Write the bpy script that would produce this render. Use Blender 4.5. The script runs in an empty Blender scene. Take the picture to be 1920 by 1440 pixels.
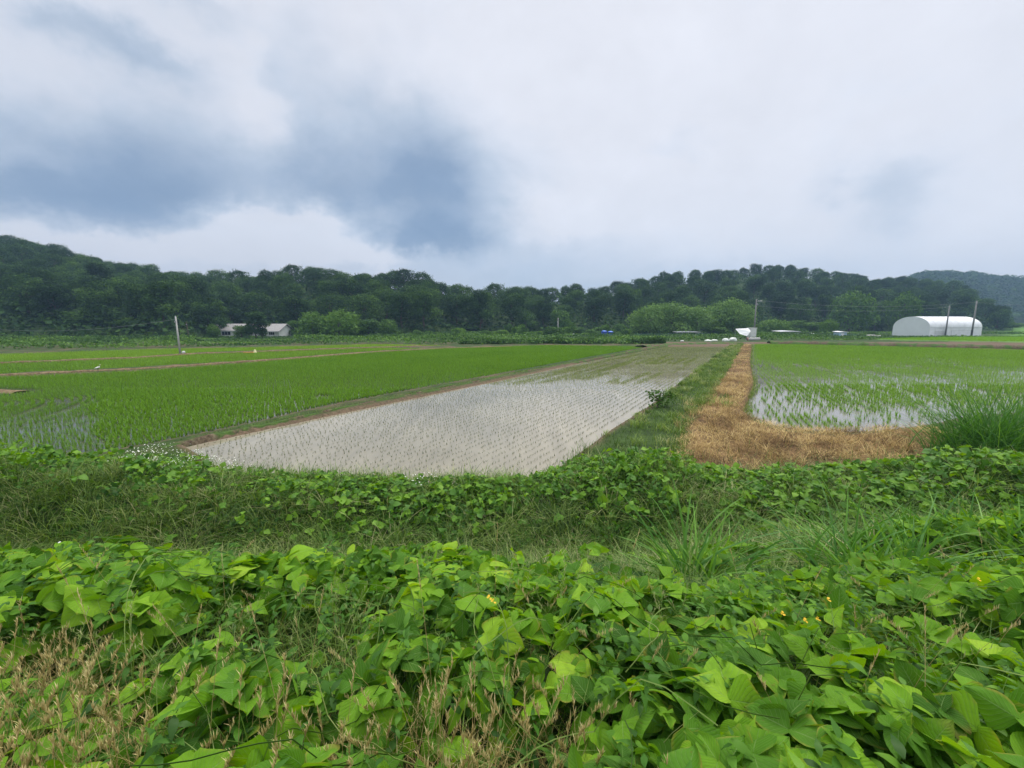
import bpy, math, random
import numpy as np
from math import radians as R
random.seed(7); rng = np.random.default_rng(7)
sc = bpy.context.scene; C = sc.collection

# ------------------------------------------------------------------ camera
H = 4.0; F = 820.0; PITCH = R(8.0)
cd = bpy.data.cameras.new("camera"); cam = bpy.data.objects.new("camera", cd); C.objects.link(cam)
cam.location = (0, 0, H); cam.rotation_euler = (R(90) - PITCH, 0, 0)
cd.sensor_width = 36; cd.lens = 36 * F / 1920; cd.clip_start = 0.05; cd.clip_end = 4000
sc.camera = cam
sc.view_settings.view_transform = 'Standard'; sc.view_settings.look = 'None'
sc.view_settings.exposure = 0.45; sc.view_settings.gamma = 1
sc.cycles.use_denoising = True
sc.cycles.max_bounces = 6; sc.cycles.diffuse_bounces = 3; sc.cycles.glossy_bounces = 2
sc.cycles.transmission_bounces = 3; sc.cycles.transparent_max_bounces = 4; sc.cycles.volume_bounces = 0
sc.cycles.caustics_reflective = False; sc.cycles.caustics_refractive = False

# ------------------------------------------------------------------ node helper
class V:
    """value socket wrapper for writing shader maths as expressions"""
    def __init__(s, nt, sock): s.nt, s.s = nt, sock
    def op(s, o, *a):
        n = s.nt.nodes.new('ShaderNodeMath'); n.operation = o
        for i, x in enumerate((s,) + a):
            if isinstance(x, V): s.nt.links.new(x.s, n.inputs[i])
            else: n.inputs[i].default_value = x
        return V(s.nt, n.outputs[0])
    def __add__(s, o): return s.op('ADD', o)
    __radd__ = __add__
    def __sub__(s, o): return s.op('SUBTRACT', o)
    def __rsub__(s, o): return (s * -1) + o
    def __mul__(s, o): return s.op('MULTIPLY', o)
    __rmul__ = __mul__
    def __truediv__(s, o): return s.op('DIVIDE', o)
    def sstep(s, a, b):
        n = s.nt.nodes.new('ShaderNodeMapRange'); n.interpolation_type = 'SMOOTHSTEP'
        s.nt.links.new(s.s, n.inputs[0]); n.inputs[1].default_value = a; n.inputs[2].default_value = b
        return V(s.nt, n.outputs[0])
def noise(nt, vec, scale, detail=4, rough=.5, dist=0.0, out=0):
    n = nt.nodes.new('ShaderNodeTexNoise'); n.inputs['Scale'].default_value = scale
    n.inputs['Detail'].default_value = detail; n.inputs['Roughness'].default_value = rough
    n.inputs['Distortion'].default_value = dist
    if vec is not None: nt.links.new(vec, n.inputs['Vector'])
    return V(nt, n.outputs[out])
def ramp(nt, fac, stops):
    n = nt.nodes.new('ShaderNodeValToRGB'); nt.links.new(fac.s, n.inputs[0])
    e = n.color_ramp.elements
    while len(e) < len(stops): e.new(.5)
    for i, (p, c) in enumerate(stops): e[i].position = p; e[i].color = (*c, 1)
    return n.outputs[0]
def mixc(nt, fac, a, b, mode='MIX'):
    n = nt.nodes.new('ShaderNodeMix'); n.data_type = 'RGBA'; n.blend_type = mode
    for s, x in ((n.inputs[0], fac), (n.inputs[6], a), (n.inputs[7], b)):
        if isinstance(x, V): nt.links.new(x.s, s)
        elif isinstance(x, bpy.types.NodeSocket): nt.links.new(x, s)
        elif isinstance(x, (tuple, list)): s.default_value = (*x, 1)
        else: s.default_value = x
    return n.outputs[2]

# ------------------------------------------------------------------ world: overcast sky
SUN_EL, SUN_AZ = R(58), R(25)          # azimuth clockwise from the view direction
def azel(u, v):
    a = (u - 960) / F; b = (720 - v) / F
    d = np.array([a, math.cos(PITCH) + b * math.sin(PITCH), -math.sin(PITCH) + b * math.cos(PITCH)])
    d /= np.linalg.norm(d); return math.atan2(d[0], d[1]), math.asin(d[2])
w = bpy.data.worlds.new("World"); sc.world = w; w.use_nodes = True; nt = w.node_tree; nt.nodes.clear()
tc = nt.nodes.new('ShaderNodeTexCoord'); dirv = tc.outputs['Generated']
sep = nt.nodes.new('ShaderNodeSeparateXYZ'); nt.links.new(dirv, sep.inputs[0])
dx, dy, dz = (V(nt, sep.outputs[i]) for i in range(3))
el0 = dz.op('ARCSINE'); az0 = dx.op('ARCTAN2', dy)
# stretched cloud-layer coordinates
mp = nt.nodes.new('ShaderNodeMapping'); mp.inputs['Scale'].default_value = (1, 1, 1.5); nt.links.new(dirv, mp.inputs[0])
n1 = noise(nt, mp.outputs[0], 3.2, 5, .52); n2 = noise(nt, mp.outputs[0], 6.5, 6, .55, .3)
mp2 = nt.nodes.new('ShaderNodeMapping'); mp2.inputs['Location'].default_value = (7, 3, 5); mp2.inputs['Scale'].default_value = (1, 1, 1.4)
nt.links.new(dirv, mp2.inputs[0]); n3 = noise(nt, mp2.outputs[0], 5.0, 5, .5)
n4 = noise(nt, mp.outputs[0], 9.0, 7, .6); n5 = noise(nt, mp2.outputs[0], 19.0, 6, .6)
az = az0 + (n2 - .5) * .20 + (n4 - .5) * .10; el = el0 + (n3 - .5) * .12 + (n5 - .5) * .06
# (u, v, radius u px, radius v px, weight)
blobs = [(130, 360, 330, 75, .92), (330, 290, 230, 110, .40), (215, 85, 150, 42, .5), (800, 350, 170, 100, .82), (730, 230, 150, 110, .36),
         (800, 455, 130, 40, .75), (570, 350, 130, 60, .38), (1640, 395, 150, 75, .34), (1660, 330, 140, 50, .20),
         (1270, 285, 60, 30, .2), (900, 540, 700, 45, .5), (380, 25, 120, 30, .22), (1080, 470, 160, 40, .28), (100, 560, 500, 50, .0),
         (560, 120, 60, 160, .16), (260, 240, 430, 190, .14), (860, 420, 130, 70, .2),
         (250, 455, 260, 24, -.6), (540, 428, 110, 36, -1.0), (660, 478, 120, 20, -.7), (490, 250, 60, 130, -.22), (1060, 400, 140, 60, -.2), (100, 250, 240, 60, .15)]
F_ = None
for (u, v, ru, rv, k) in blobs:
    a0, e0 = azel(u, v); a1, _ = azel(u + ru, v); _, e1 = azel(u, v - rv)
    q = (az - a0) / abs(a1 - a0); r = (el - e0) / abs(e1 - e0)
    g = (q * q + r * r).op('MULTIPLY', -1.0).op('EXPONENT') * (k * (.84 if k > 0 else 1.0))
    F_ = g if F_ is None else F_ + g
back = dy.sstep(.15, -.3)             # clouds behind the camera: only noise
F_ = F_ + (n1 - .5) * .40 + (n4 - .5) * .24 + (n5 - .5) * .10 - .03 + back * ((n1 - .45) * 1.6)
skyc = ramp(nt, F_, [(0.0, (.670, .682, .735)), (.12, (.625, .65, .715)), (.36, (.44, .505, .60)), (.72, (.215, .295, .42)), (1.0, (.155, .235, .365))])
leftc = az0.sstep(R(10), R(-50))
skyc = mixc(nt, leftc * .16, skyc, (.30, .34, .42))
skyc = mixc(nt, el0.sstep(R(33), R(60)) * .7, skyc, (.70, .685, .66))
fine = ((n2 - .5) * .16 + (n5 - .5) * .08 + 1.0) * .96
up = el0.sstep(R(33), R(68)) * 1.9 + 1.0       # overcast sky is brighter overhead
skyc = mixc(nt, el0.sstep(R(11), R(4)) * az0.sstep(R(5), R(-25)) * .5, skyc, (.64, .60, .60))
low = el0.sstep(R(-2), R(6)) * .12 + .88
mul = nt.nodes.new('ShaderNodeVectorMath'); mul.operation = 'SCALE'; nt.links.new(skyc, mul.inputs[0]); nt.links.new((fine * up * low).s, mul.inputs['Scale'])
bgc = nt.nodes.new('ShaderNodeBackground'); nt.links.new(mul.outputs[0], bgc.inputs[0]); bgc.inputs[1].default_value = 1.0
st = nt.nodes.new('ShaderNodeTexSky'); st.sky_type = 'NISHITA'; st.sun_disc = False
st.sun_elevation = SUN_EL; st.sun_rotation = SUN_AZ
bgs = nt.nodes.new('ShaderNodeBackground'); nt.links.new(st.outputs[0], bgs.inputs[0]); bgs.inputs[1].default_value = .08
ms = nt.nodes.new('ShaderNodeMixShader'); ms.inputs[0].default_value = .92
nt.links.new(bgs.outputs[0], ms.inputs[1]); nt.links.new(bgc.outputs[0], ms.inputs[2])
wo = nt.nodes.new('ShaderNodeOutputWorld'); nt.links.new(ms.outputs[0], wo.inputs[0])
w.cycles.sampling_method = 'MANUAL'; w.cycles.sample_map_resolution = 512
sl = bpy.data.lights.new("sun", 'SUN'); sun = bpy.data.objects.new("sun", sl); C.objects.link(sun)
sl.energy = 1.5; sl.angle = R(16); sl.color = (1, .93, .80)
sun.rotation_euler = (R(90) - SUN_EL, 0, -SUN_AZ + math.pi)   # light travels from SUN_AZ
import mathutils
sd = mathutils.Vector((math.sin(SUN_AZ) * math.cos(SUN_EL), math.cos(SUN_AZ) * math.cos(SUN_EL), math.sin(SUN_EL)))
sun.rotation_euler = sd.to_track_quat('Z', 'Y').to_euler()

# ------------------------------------------------------------------ helpers
def G(u, v, z=0.0):
    """ground point (x, y) at height z seen at photo pixel (u, v)"""
    a = (u - 960) / F; b = (720 - v) / F
    ex, ey, ez = a, math.cos(PITCH) + b * math.sin(PITCH), -math.sin(PITCH) + b * math.cos(PITCH)
    t = (z - H) / ez; return ex * t, ey * t
def X(u, Y, z=2.0):
    return (u - 960) / F * (Y * math.cos(PITCH) + (H - z) * math.sin(PITCH))
def Zat(v, Y):
    b = (720 - v) / F
    return H + Y * (-math.sin(PITCH) + b * math.cos(PITCH)) / (math.cos(PITCH) + b * math.sin(PITCH))
def U(x, y, z=1.0):
    return 960 + F * x / np.maximum(y * math.cos(PITCH) + (H - z) * math.sin(PITCH), .01)
def tag(o, label=None, cat=None, group=None, kind=None):
    if label: o['label'] = label
    if cat: o['category'] = cat
    if group: o['group'] = group
    if kind: o['kind'] = kind
    return o
def empty(name, loc, rz=0.0):
    o = bpy.data.objects.new(name, None); C.objects.link(o); o.location = loc; o.rotation_euler = (0, 0, rz)
    o.empty_display_size = .2; return o
def link(name, me, parent=None, loc=(0, 0, 0), rz=0.0):
    o = bpy.data.objects.new(name, me); C.objects.link(o); o.parent = parent
    o.location = loc; o.rotation_euler = (0, 0, rz); return o
def qmesh(name, verts, quads, mat, tint=None, luv=None, smooth=False, tris=None):
    me = bpy.data.meshes.new(name); verts = np.asarray(verts, np.float32).reshape(-1, 3)
    quads = np.asarray(quads, np.int32).reshape(-1, 4); nq = len(quads); nt_ = 0
    loops = quads.ravel(); starts = np.arange(nq) * 4; tot = np.full(nq, 4)
    if tris is not None and len(tris):
        tris = np.asarray(tris, np.int32).reshape(-1, 3); nt_ = len(tris)
        starts = np.concatenate([starts, nq * 4 + np.arange(nt_) * 3]); tot = np.concatenate([tot, np.full(nt_, 3)])
        loops = np.concatenate([loops, tris.ravel()])
    me.vertices.add(len(verts)); me.vertices.foreach_set('co', verts.ravel())
    me.loops.add(len(loops)); me.loops.foreach_set('vertex_index', loops.astype(np.int32))
    me.polygons.add(nq + nt_); me.polygons.foreach_set('loop_start', starts.astype(np.int32))
    me.polygons.foreach_set('loop_total', tot.astype(np.int32))
    me.polygons.foreach_set('use_smooth', np.full(nq + nt_, smooth))
    if tint is not None:
        a = me.attributes.new('tint', 'FLOAT', 'POINT'); a.data.foreach_set('value', np.asarray(tint, np.float32).ravel())
    if luv is not None:
        a = me.attributes.new('luv', 'FLOAT_VECTOR', 'POINT'); a.data.foreach_set('vector', np.asarray(luv, np.float32).ravel())
    me.update(calc_edges=True)
    for m in (mat if isinstance(mat, (list, tuple)) else [mat]): me.materials.append(m)
    return me
def hsh(ix, iy, s):
    h = (ix.astype(np.int64) * 374761393 + iy.astype(np.int64) * 668265263 + s * 974711) & 0x7fffffff
    h = ((h ^ (h >> 13)) * 1274126177) & 0x7fffffff
    return ((h ^ (h >> 16)) & 0xffff) / 65535.0
def vn(x, y, s=0):
    x = np.asarray(x, float); y = np.asarray(y, float)
    ix = np.floor(x); iy = np.floor(y); fx = x - ix; fy = y - iy
    fx = fx * fx * (3 - 2 * fx); fy = fy * fy * (3 - 2 * fy); ix = ix.astype(np.int64); iy = iy.astype(np.int64)
    a = hsh(ix, iy, s); b = hsh(ix + 1, iy, s); c = hsh(ix, iy + 1, s); d = hsh(ix + 1, iy + 1, s)
    return (a * (1 - fx) + b * fx) * (1 - fy) + (c * (1 - fx) + d * fx) * fy
def fbm(x, y, s=0, o=4):
    x = np.asarray(x, float); y = np.asarray(y, float)
    t = 0; a = .5; k = 0
    for i in range(o): t = t + a * vn(x, y, s + i); k += a; a *= .5; x = x * 2.03; y = y * 2.03
    return t / k
def ss(a, b, x):
    t = np.clip((np.asarray(x, float) - a) / (b - a), 0, 1); return t * t * (3 - 2 * t)
def inpoly(P, x, y):
    x = np.asarray(x, float); y = np.asarray(y, float); r = np.zeros(x.shape, bool); n = len(P)
    for i in range(n):
        x1, y1 = P[i]; x2, y2 = P[(i + 1) % n]
        if y1 == y2: continue
        c = ((y1 > y) != (y2 > y)) & (x < (x2 - x1) * (y - y1) / (y2 - y1) + x1); r ^= c
    return r
def dpoly(P, x, y, closed=True):
    d = np.full(np.shape(x), 1e9); n = len(P)
    for i in range(n if closed else n - 1):
        ax, ay = P[i]; bx, by = P[(i + 1) % n]; ex, ey = bx - ax, by - ay
        t = np.clip(((x - ax) * ex + (y - ay) * ey) / (ex * ex + ey * ey + 1e-9), 0, 1)
        d = np.minimum(d, np.hypot(x - ax - t * ex, y - ay - t * ey))
    return d
def sdp(P, x, y):                                     # signed distance, negative inside
    d = dpoly(P, x, y); return np.where(inpoly(P, x, y), -d, d)

# ------------------------------------------------------------------ layout: field outlines
def poly(pts, z=0.0): return [G(u, v, z) for u, v in pts]
P1 = poly([(350, 838), (433, 887), (640, 899), (820, 908), (1000, 904), (1030, 888), (1140, 810), (1223, 757), (1280, 713), (1365, 650), (1240, 650), (1172, 663), (960, 709), (640, 776)])
P2 = poly([(-300, 862), (0, 858), (200, 850), (330, 826), (640, 756), (960, 697), (1100, 671), (1215, 651), (1030, 648), (850, 653), (700, 662), (480, 680), (250, 697), (0, 708), (-300, 722)])
P3 = poly([(-300, 716), (0, 702), (250, 690), (480, 676), (700, 659), (800, 654), (700, 652.5), (500, 660), (360, 665), (240, 673), (0, 682), (-300, 690)])
P4 = poly([(-300, 686), (0, 680), (240, 671), (360, 662.5), (500, 657.5), (700, 651), (850, 648.5), (700, 646), (480, 652), (300, 655), (0, 665), (-300, 672)])
P5 = poly([(1412, 646), (1408, 680), (1415, 720), (1400, 765), (1395, 778), (1430, 796), (1480, 808), (1560, 814), (1640, 812), (1720, 802), (1800, 785), (1920, 775), (2200, 775), (2200, 668), (1920, 657), (1700, 651), (1500, 646)])
P6 = poly([(1640, 635.5), (1700, 637), (1920, 640.5), (2150, 643), (2150, 634), (1920, 632), (1760, 633)], .55)
FIELDS = [P1, P2, P3, P4, P5]
PATH = poly([(1392, 646), (1366, 690), (1344, 730), (1318, 765), (1294, 800), (1286, 850), (1300, 885), (1370, 905), (1500, 885), (1650, 885), (1750, 850), (1775, 812), (1700, 803), (1640, 813), (1560, 815), (1480, 809), (1430, 797), (1393, 780), (1398, 765), (1412, 720), (1406, 680), (1409, 646)], .25)

# skyline of the wooded hills: photo column -> row of the tree tops
SKY = np.array([(-900, 470), (-400, 455), (0, 447), (60, 452), (110, 462), (170, 480), (240, 497), (300, 507), (350, 517), (430, 520), (490, 519), (530, 507), (570, 500), (620, 507), (660, 514), (760, 512), (800, 522), (830, 541), (870, 545), (930, 542), (970, 540), (1040, 542), (1100, 545), (1150, 535), (1200, 524), (1250, 514), (1320, 510), (1380, 503), (1440, 500), (1520, 505), (1590, 517), (1650, 524), (1720, 522), (1780, 530), (1820, 552), (1850, 577), (1890, 597), (1960, 612), (3000, 615)], float)
YB = np.array([(-900, 100), (0, 100), (330, 100), (450, 126), (800, 134), (1000, 156), (1200, 164), (1600, 184), (1850, 200), (3000, 210)], float)
YR = np.array([(-900, 200), (100, 196), (350, 192), (480, 178), (830, 178), (1040, 196), (1250, 255), (1440, 296), (1700, 290), (1850, 270), (3000, 270)], float)
TREE_H = 7.6
def hill(x, y):
    yy = np.maximum(y, 1.0); u = U(x, yy, 8.0)
    yb = np.interp(u, YB[:, 0], YB[:, 1]); yr = np.interp(u, YR[:, 0], YR[:, 1]); sv = np.interp(u, SKY[:, 0], SKY[:, 1])
    top = np.maximum(Zat(sv, yr) - TREE_H, 0.0)
    t = np.clip((yy - yb) / (yr - yb), 0, 1)
    z = top * (t * .75 + .25 * t * t * (3 - 2 * t)) + (yy > yb) * 1.2 * ss(0, .05, t)
    z = z * (1 - .6 * ss(yr + 40, yr + 160, yy))
    fh = ss(1520, 1745, u) * ss(360, 620, yy) * (58 + 9 * (fbm(x / 110, y / 110, 91) - .5))
    fh = fh * (1 + .0 * u)
    return np.where(y > 20, np.maximum(z, 0) + fh, 0.0)
PY = np.array([-5, 1.2, 2.2, 3.2, 4.2, 5.2, 6.2, 7.0, 8.0, 8.8, 9.8, 10.6, 12])
PZ = np.array([2.4, 2.4, 2.12, 1.62, 1.1, .55, .05, -.3, -.35, -.1, .07, .10, .12])
PZR = np.array([2.4, 2.4, 2.15, 1.75, 1.35, 1.0, .65, .35, .15, .15, .2, .2, .15])
def ground(x, y):
    x = np.asarray(x, float); y = np.asarray(y, float)
    zl = np.interp(y, PY, PZ); zr = np.interp(y, PY, PZR); k = ss(1.5, 6.0, x)
    z = zl * (1 - k) + zr * k
    z = z + .10 * (fbm(x * .9, y * .9, 11) - .5) * ss(1.5, 3, y)
    dp = sdp(PATH, x, y)
    z = z + .14 * ss(.4, -.3, dp) * ss(8, 11, y)
    z = z + .15 * ss(70, 90, y) + hill(x, y) + .5 * (fbm(x / 18, y / 18, 5) - .5) * ss(75, 110, y)
    for P in FIELDS:
        k = ss(.22, -.12, sdp(P, x, y)); z = z * (1 - k) + (-.10) * k
    k = ss(.8, -.5, sdp(P6, x, y)); z = z * (1 - k) + .55 * k
    return z

# ------------------------------------------------------------------ materials
def newmat(name):
    m = bpy.data.materials.new(name); m.use_nodes = True; t = m.node_tree; t.nodes.clear()
    return m, t
def finish(t, sh):
    o = t.nodes.new('ShaderNodeOutputMaterial'); t.links.new(sh, o.inputs[0])
def principled(t, col, rough=.6, metal=0, spec=.5, normal=None):
    p = t.nodes.new('ShaderNodeBsdfPrincipled')
    for s, x in (('Base Color', col), ('Roughness', rough)):
        if isinstance(x, V): t.links.new(x.s, p.inputs[s])
        elif isinstance(x, bpy.types.NodeSocket): t.links.new(x, p.inputs[s])
        elif isinstance(x, (tuple, list)): p.inputs[s].default_value = (*x, 1)
        else: p.inputs[s].default_value = x
    p.inputs['Metallic'].default_value = metal; p.inputs['Specular IOR Level'].default_value = spec
    if normal is not None: t.links.new(normal, p.inputs['Normal'])
    return p
def bump(t, h, strength, dist):
    b = t.nodes.new('ShaderNodeBump'); b.inputs['Strength'].default_value = strength; b.inputs['Distance'].default_value = dist
    t.links.new(h.s, b.inputs['Height']); return b.outputs[0]
def attr(t, name, out='Fac'):
    a = t.nodes.new('ShaderNodeAttribute'); a.attribute_name = name; return a.outputs[out]
def objpos(t):
    g = t.nodes.new('ShaderNodeTexCoord'); return g.outputs['Object']
def geopos(t):
    g = t.nodes.new('ShaderNodeNewGeometry'); return g.outputs['Position']
def plain(name, col, rough=.6, metal=0, var=.25, scale=3.0, bmp=0.0):
    m, t = newmat(name); n = noise(t, objpos(t), scale, 5, .6)
    lo = tuple(c * (1 - var) for c in col); hi = tuple(min(1, c * (1 + var)) for c in col)
    c = ramp(t, n, [(.3, lo), (.7, hi)])
    p = principled(t, c, rough, metal, .4, bump(t, noise(t, objpos(t), scale * 8, 3), bmp, .02) if bmp else None)
    finish(t, p.outputs[0]); return m
def foliage(name, stops, rough=.55, trans=.35, spec=.35, objvar=0.0, patch=0.0, pscale=.4, veins=False, hue=.485):
    """leafy material; stops are colours along the per-leaf 'tint'"""
    m, t = newmat(name); tv = V(t, attr(t, 'tint'))
    if patch: tv = tv + (noise(t, geopos(t), pscale, 3, .5) - .5) * patch
    if objvar:
        oi = t.nodes.new('ShaderNodeObjectInfo'); tv = tv + (V(t, oi.outputs['Random']) - .5) * objvar
    c = ramp(t, tv, stops); nrm = None
    if veins:
        sp = t.nodes.new('ShaderNodeSeparateXYZ'); t.links.new(attr(t, 'luv', 'Vector'), sp.inputs[0])
        s = V(t, sp.outputs[0]).op('ABSOLUTE'); tt = V(t, sp.outputs[1])
        q = (tt * 8.0 - s * 3.2).op('FRACT'); q = (q - .5).op('ABSOLUTE')
        side = q.sstep(.07, .0); mid = s.sstep(.045, .012)
        ln = side.op('MAXIMUM', mid)
        c = mixc(t, ln * .45, c, (.30, .46, .15))
        blot = noise(t, geopos(t), 28, 4, .6)
        c = mixc(t, (blot.sstep(.45, .72)) * .22, c, (.05, .12, .02))
        spots = noise(t, geopos(t), 75, 2, .5).sstep(.70, .76)
        c = mixc(t, spots * .5, c, (.20, .15, .04))
        edge = s.sstep(.70, 1.0) * noise(t, geopos(t), 9, 3, .6).sstep(.50, .66)
        c = mixc(t, edge * .75, c, (.36, .33, .06))
        old = noise(t, geopos(t), 3.1, 2, .5).sstep(.66, .74) * tt.sstep(.5, 1.0)
        c = mixc(t, old * .6, c, (.30, .20, .06))
        nrm = bump(t, ln * -.6 + noise(t, geopos(t), 60, 3, .5) * .8 + q * .6, .55, .004)
    p = principled(t, c, rough, 0, spec, nrm)
    tr = t.nodes.new('ShaderNodeBsdfTranslucent')
    hs = t.nodes.new('ShaderNodeHueSaturation'); hs.inputs['Hue'].default_value = hue; hs.inputs['Saturation'].default_value = 1.1; hs.inputs['Value'].default_value = 1.25
    t.links.new(c, hs.inputs['Color']); t.links.new(hs.outputs[0], tr.inputs[0])
    mx = t.nodes.new('ShaderNodeMixShader'); mx.inputs[0].default_value = trans
    t.links.new(p.outputs[0], mx.inputs[1]); t.links.new(tr.outputs[0], mx.inputs[2]); finish(t, mx.outputs[0]); return m

M = {}
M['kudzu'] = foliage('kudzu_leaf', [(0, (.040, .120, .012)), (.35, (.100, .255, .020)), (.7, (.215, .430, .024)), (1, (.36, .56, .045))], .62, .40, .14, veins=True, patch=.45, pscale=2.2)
M['vine'] = foliage('vine_leaf', [(0, (.028, .085, .012)), (.5, (.075, .20, .022)), (1, (.19, .37, .03))], .5, .35, .2, patch=.3, pscale=.5)
M['grass'] = foliage('green_grass', [(0, (.035, .085, .012)), (.5, (.105, .20, .026)), (.85, (.22, .32, .07)), (1, (.38, .38, .18))], .55, .35, .3, patch=.3, pscale=.8)
M['reed'] = foliage('reed_leaf', [(0, (.028, .10, .015)), (.6, (.075, .22, .03)), (1, (.17, .36, .05))], .5, .35, .3)
M['dry'] = foliage('dry_grass', [(0, (.17, .12, .045)), (.5, (.40, .32, .13)), (1, (.72, .62, .32))], .7, .2, .1, hue=.505)
M['straw'] = foliage('cut_straw', [(0, (.055, .035, .018)), (.35, (.20, .125, .048)), (.65, (.42, .30, .12)), (1, (.64, .50, .23))], .8, .1, .1, patch=1.1, pscale=.55, hue=.505)
M['rice'] = foliage('rice_blade', [(0, (.060, .165, .012)), (.5, (.125, .285, .018)), (1, (.22, .40, .03))], .6, .3, .2, patch=.35, pscale=.15)
M['seedling'] = foliage('young_rice', [(0, (.035, .06, .015)), (.5, (.08, .13, .03)), (1, (.20, .27, .05))], .6, .3, .2)
M['wood_leaf'] = foliage('woodland_leaf', [(0, (.015, .040, .012)), (.5, (.040, .094, .022)), (1, (.105, .20, .038))], .7, .25, .1, objvar=.5)
M['mid_leaf'] = foliage('orchard_leaf', [(0, (.028, .075, .014)), (.5, (.068, .155, .022)), (1, (.14, .27, .04))], .65, .25, .2, objvar=.4)
M['willow_leaf'] = foliage('willow_leaf', [(0, (.075, .16, .035)), (.5, (.14, .26, .06)), (1, (.22, .37, .09))], .65, .3, .2)
M['bark'] = plain('bark', (.09, .07, .055), .9, 0, .4, 6, .6)
M['concrete'] = plain('weathered_concrete', (.42, .42, .41), .85, 0, .15, 4, .3)
M['pole_dark'] = plain('dark_concrete', (.20, .20, .20), .85, 0, .2, 4, .3)
M['metal'] = plain('galvanised_metal', (.35, .36, .38), .45, .7, .1, 6)
M['wire'] = plain('cable_sheath', (.30, .32, .33), .6, 0, .1, 2)
M['whitewall'] = plain('white_plaster', (.72, .73, .72), .8, 0, .08, 1.5, .1)
M['roof'] = plain('grey_slate', (.30, .29, .29), .8, 0, .18, 3.0, .4)
M['glass'] = plain('dark_window', (.03, .035, .04), .15, 0, .2, 2)
M['film'] = plain('white_film', (.78, .80, .84), .55, 0, .10, .9, .3)
M['film_end'] = plain('shaded_white_film', (.72, .77, .79), .6, 0, .04, .5)  # same white film, with the shade on the end walls put into its colour
M['tarp'] = plain('white_tarpaulin', (.78, .80, .80), .5, 0, .06, 2, .3)
M['sack'] = plain('white_sacking', (.70, .73, .70), .7, 0, .12, 4, .6)
M['blue'] = plain('blue_plastic', (.02, .06, .40), .4, 0, .1, 2)
M['bluelid'] = plain('pale_blue_plastic', (.10, .25, .75), .4, 0, .1, 2)
M['palebox'] = plain('pale_panel', (.60, .62, .64), .5, 0, .06, 2)
M['shed_blue'] = plain('pale_blue_sheet', (.38, .55, .68), .6, 0, .08, 2)
M['rust'] = plain('rusty_pipe', (.32, .16, .12), .8, 0, .3, 4, .4)
M['black'] = plain('black_rubber_and_shade', (.02, .02, .02), .7, 0, .2, 2)
M['net'] = plain('green_net', (.08, .20, .15), .8, 0, .2, 3)
M['yellow'] = plain('pale_yellow_cloth', (.75, .70, .40), .8, 0, .1, 3)
M['orange'] = plain('orange_board', (.60, .32, .08), .7, 0, .2, 3)
M['feather'] = plain('white_feather', (.80, .80, .76), .8, 0, .06, 5)
M['petal_w'] = plain('white_petal', (.78, .80, .72), .7, 0, .08, 5)
M['petal_y'] = plain('orange_yellow_petal', (.80, .50, .02), .6, 0, .15, 9)

# terrain: soil, straw and low sward; zone weights are what grows or lies there
m, t = newmat('earth'); M['earth'] = m
zone = t.nodes.new('ShaderNodeSeparateXYZ'); t.links.new(attr(t, 'luv', 'Vector'), zone.inputs[0])
gp = geopos(t); a1 = noise(t, gp, 1.3, 6, .6); a2 = noise(t, gp, 9, 5, .65); a3 = noise(t, gp, .12, 4, .55)
soil = ramp(t, a2, [(.3, (.075, .052, .034)), (.7, (.19, .135, .09))])
sward = ramp(t, a1 * .6 + a2 * .4, [(.35, (.018, .035, .010)), (.65, (.055, .10, .022))])
strw = ramp(t, a1 * .5 + a2 * .5, [(.35, (.06, .04, .025)), (.5, (.17, .105, .05)), (.65, (.32, .20, .10))])
field = ramp(t, a3, [(.3, (.08, .20, .03)), (.7, (.14, .27, .05))])
c = mixc(t, V(t, zone.outputs[0]), soil, sward)
c = mixc(t, V(t, zone.outputs[1]), c, strw)
c = mixc(t, V(t, zone.outputs[2]), c, field)
finish(t, principled(t, c, .9, 0, .15, bump(t, a2 + a1, .8, .06)).outputs[0])
# water of a paddy
def water(name, mud, rough=.05, rip=.12):
    m, t = newmat(name); gp = geopos(t); n = noise(t, gp, .35, 4, .55)
    mp = t.nodes.new('ShaderNodeMapping'); mp.inputs['Rotation'].default_value = (0, 0, R(30)); mp.inputs['Scale'].default_value = (3.2, .16, 1); t.links.new(gp, mp.inputs[0])
    st = noise(t, mp.outputs[0], .8, 4, .5)
    c = ramp(t, n * .5 + st * .5, [(.35, tuple(x * .82 for x in mud)), (.65, tuple(x * 1.12 for x in mud))])
    nr = bump(t, noise(t, gp, 5.0, 3, .5) + noise(t, gp, 1.1, 2, .5) * 2, rip, .02)
    p = principled(t, c, V(t, n.s).sstep(.3, .7) * .08 + rough, 0, .5, nr); p.inputs['IOR'].default_value = 1.36
    finish(t, p.outputs[0]); return m
M['water_mud'] = water('muddy_water', (.28, .255, .19), .035, .05)
M['water_dark'] = water('dark_water', (.075, .075, .05))
M['water_clear'] = water('clear_water', (.20, .19, .17), .03, .06)

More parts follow.
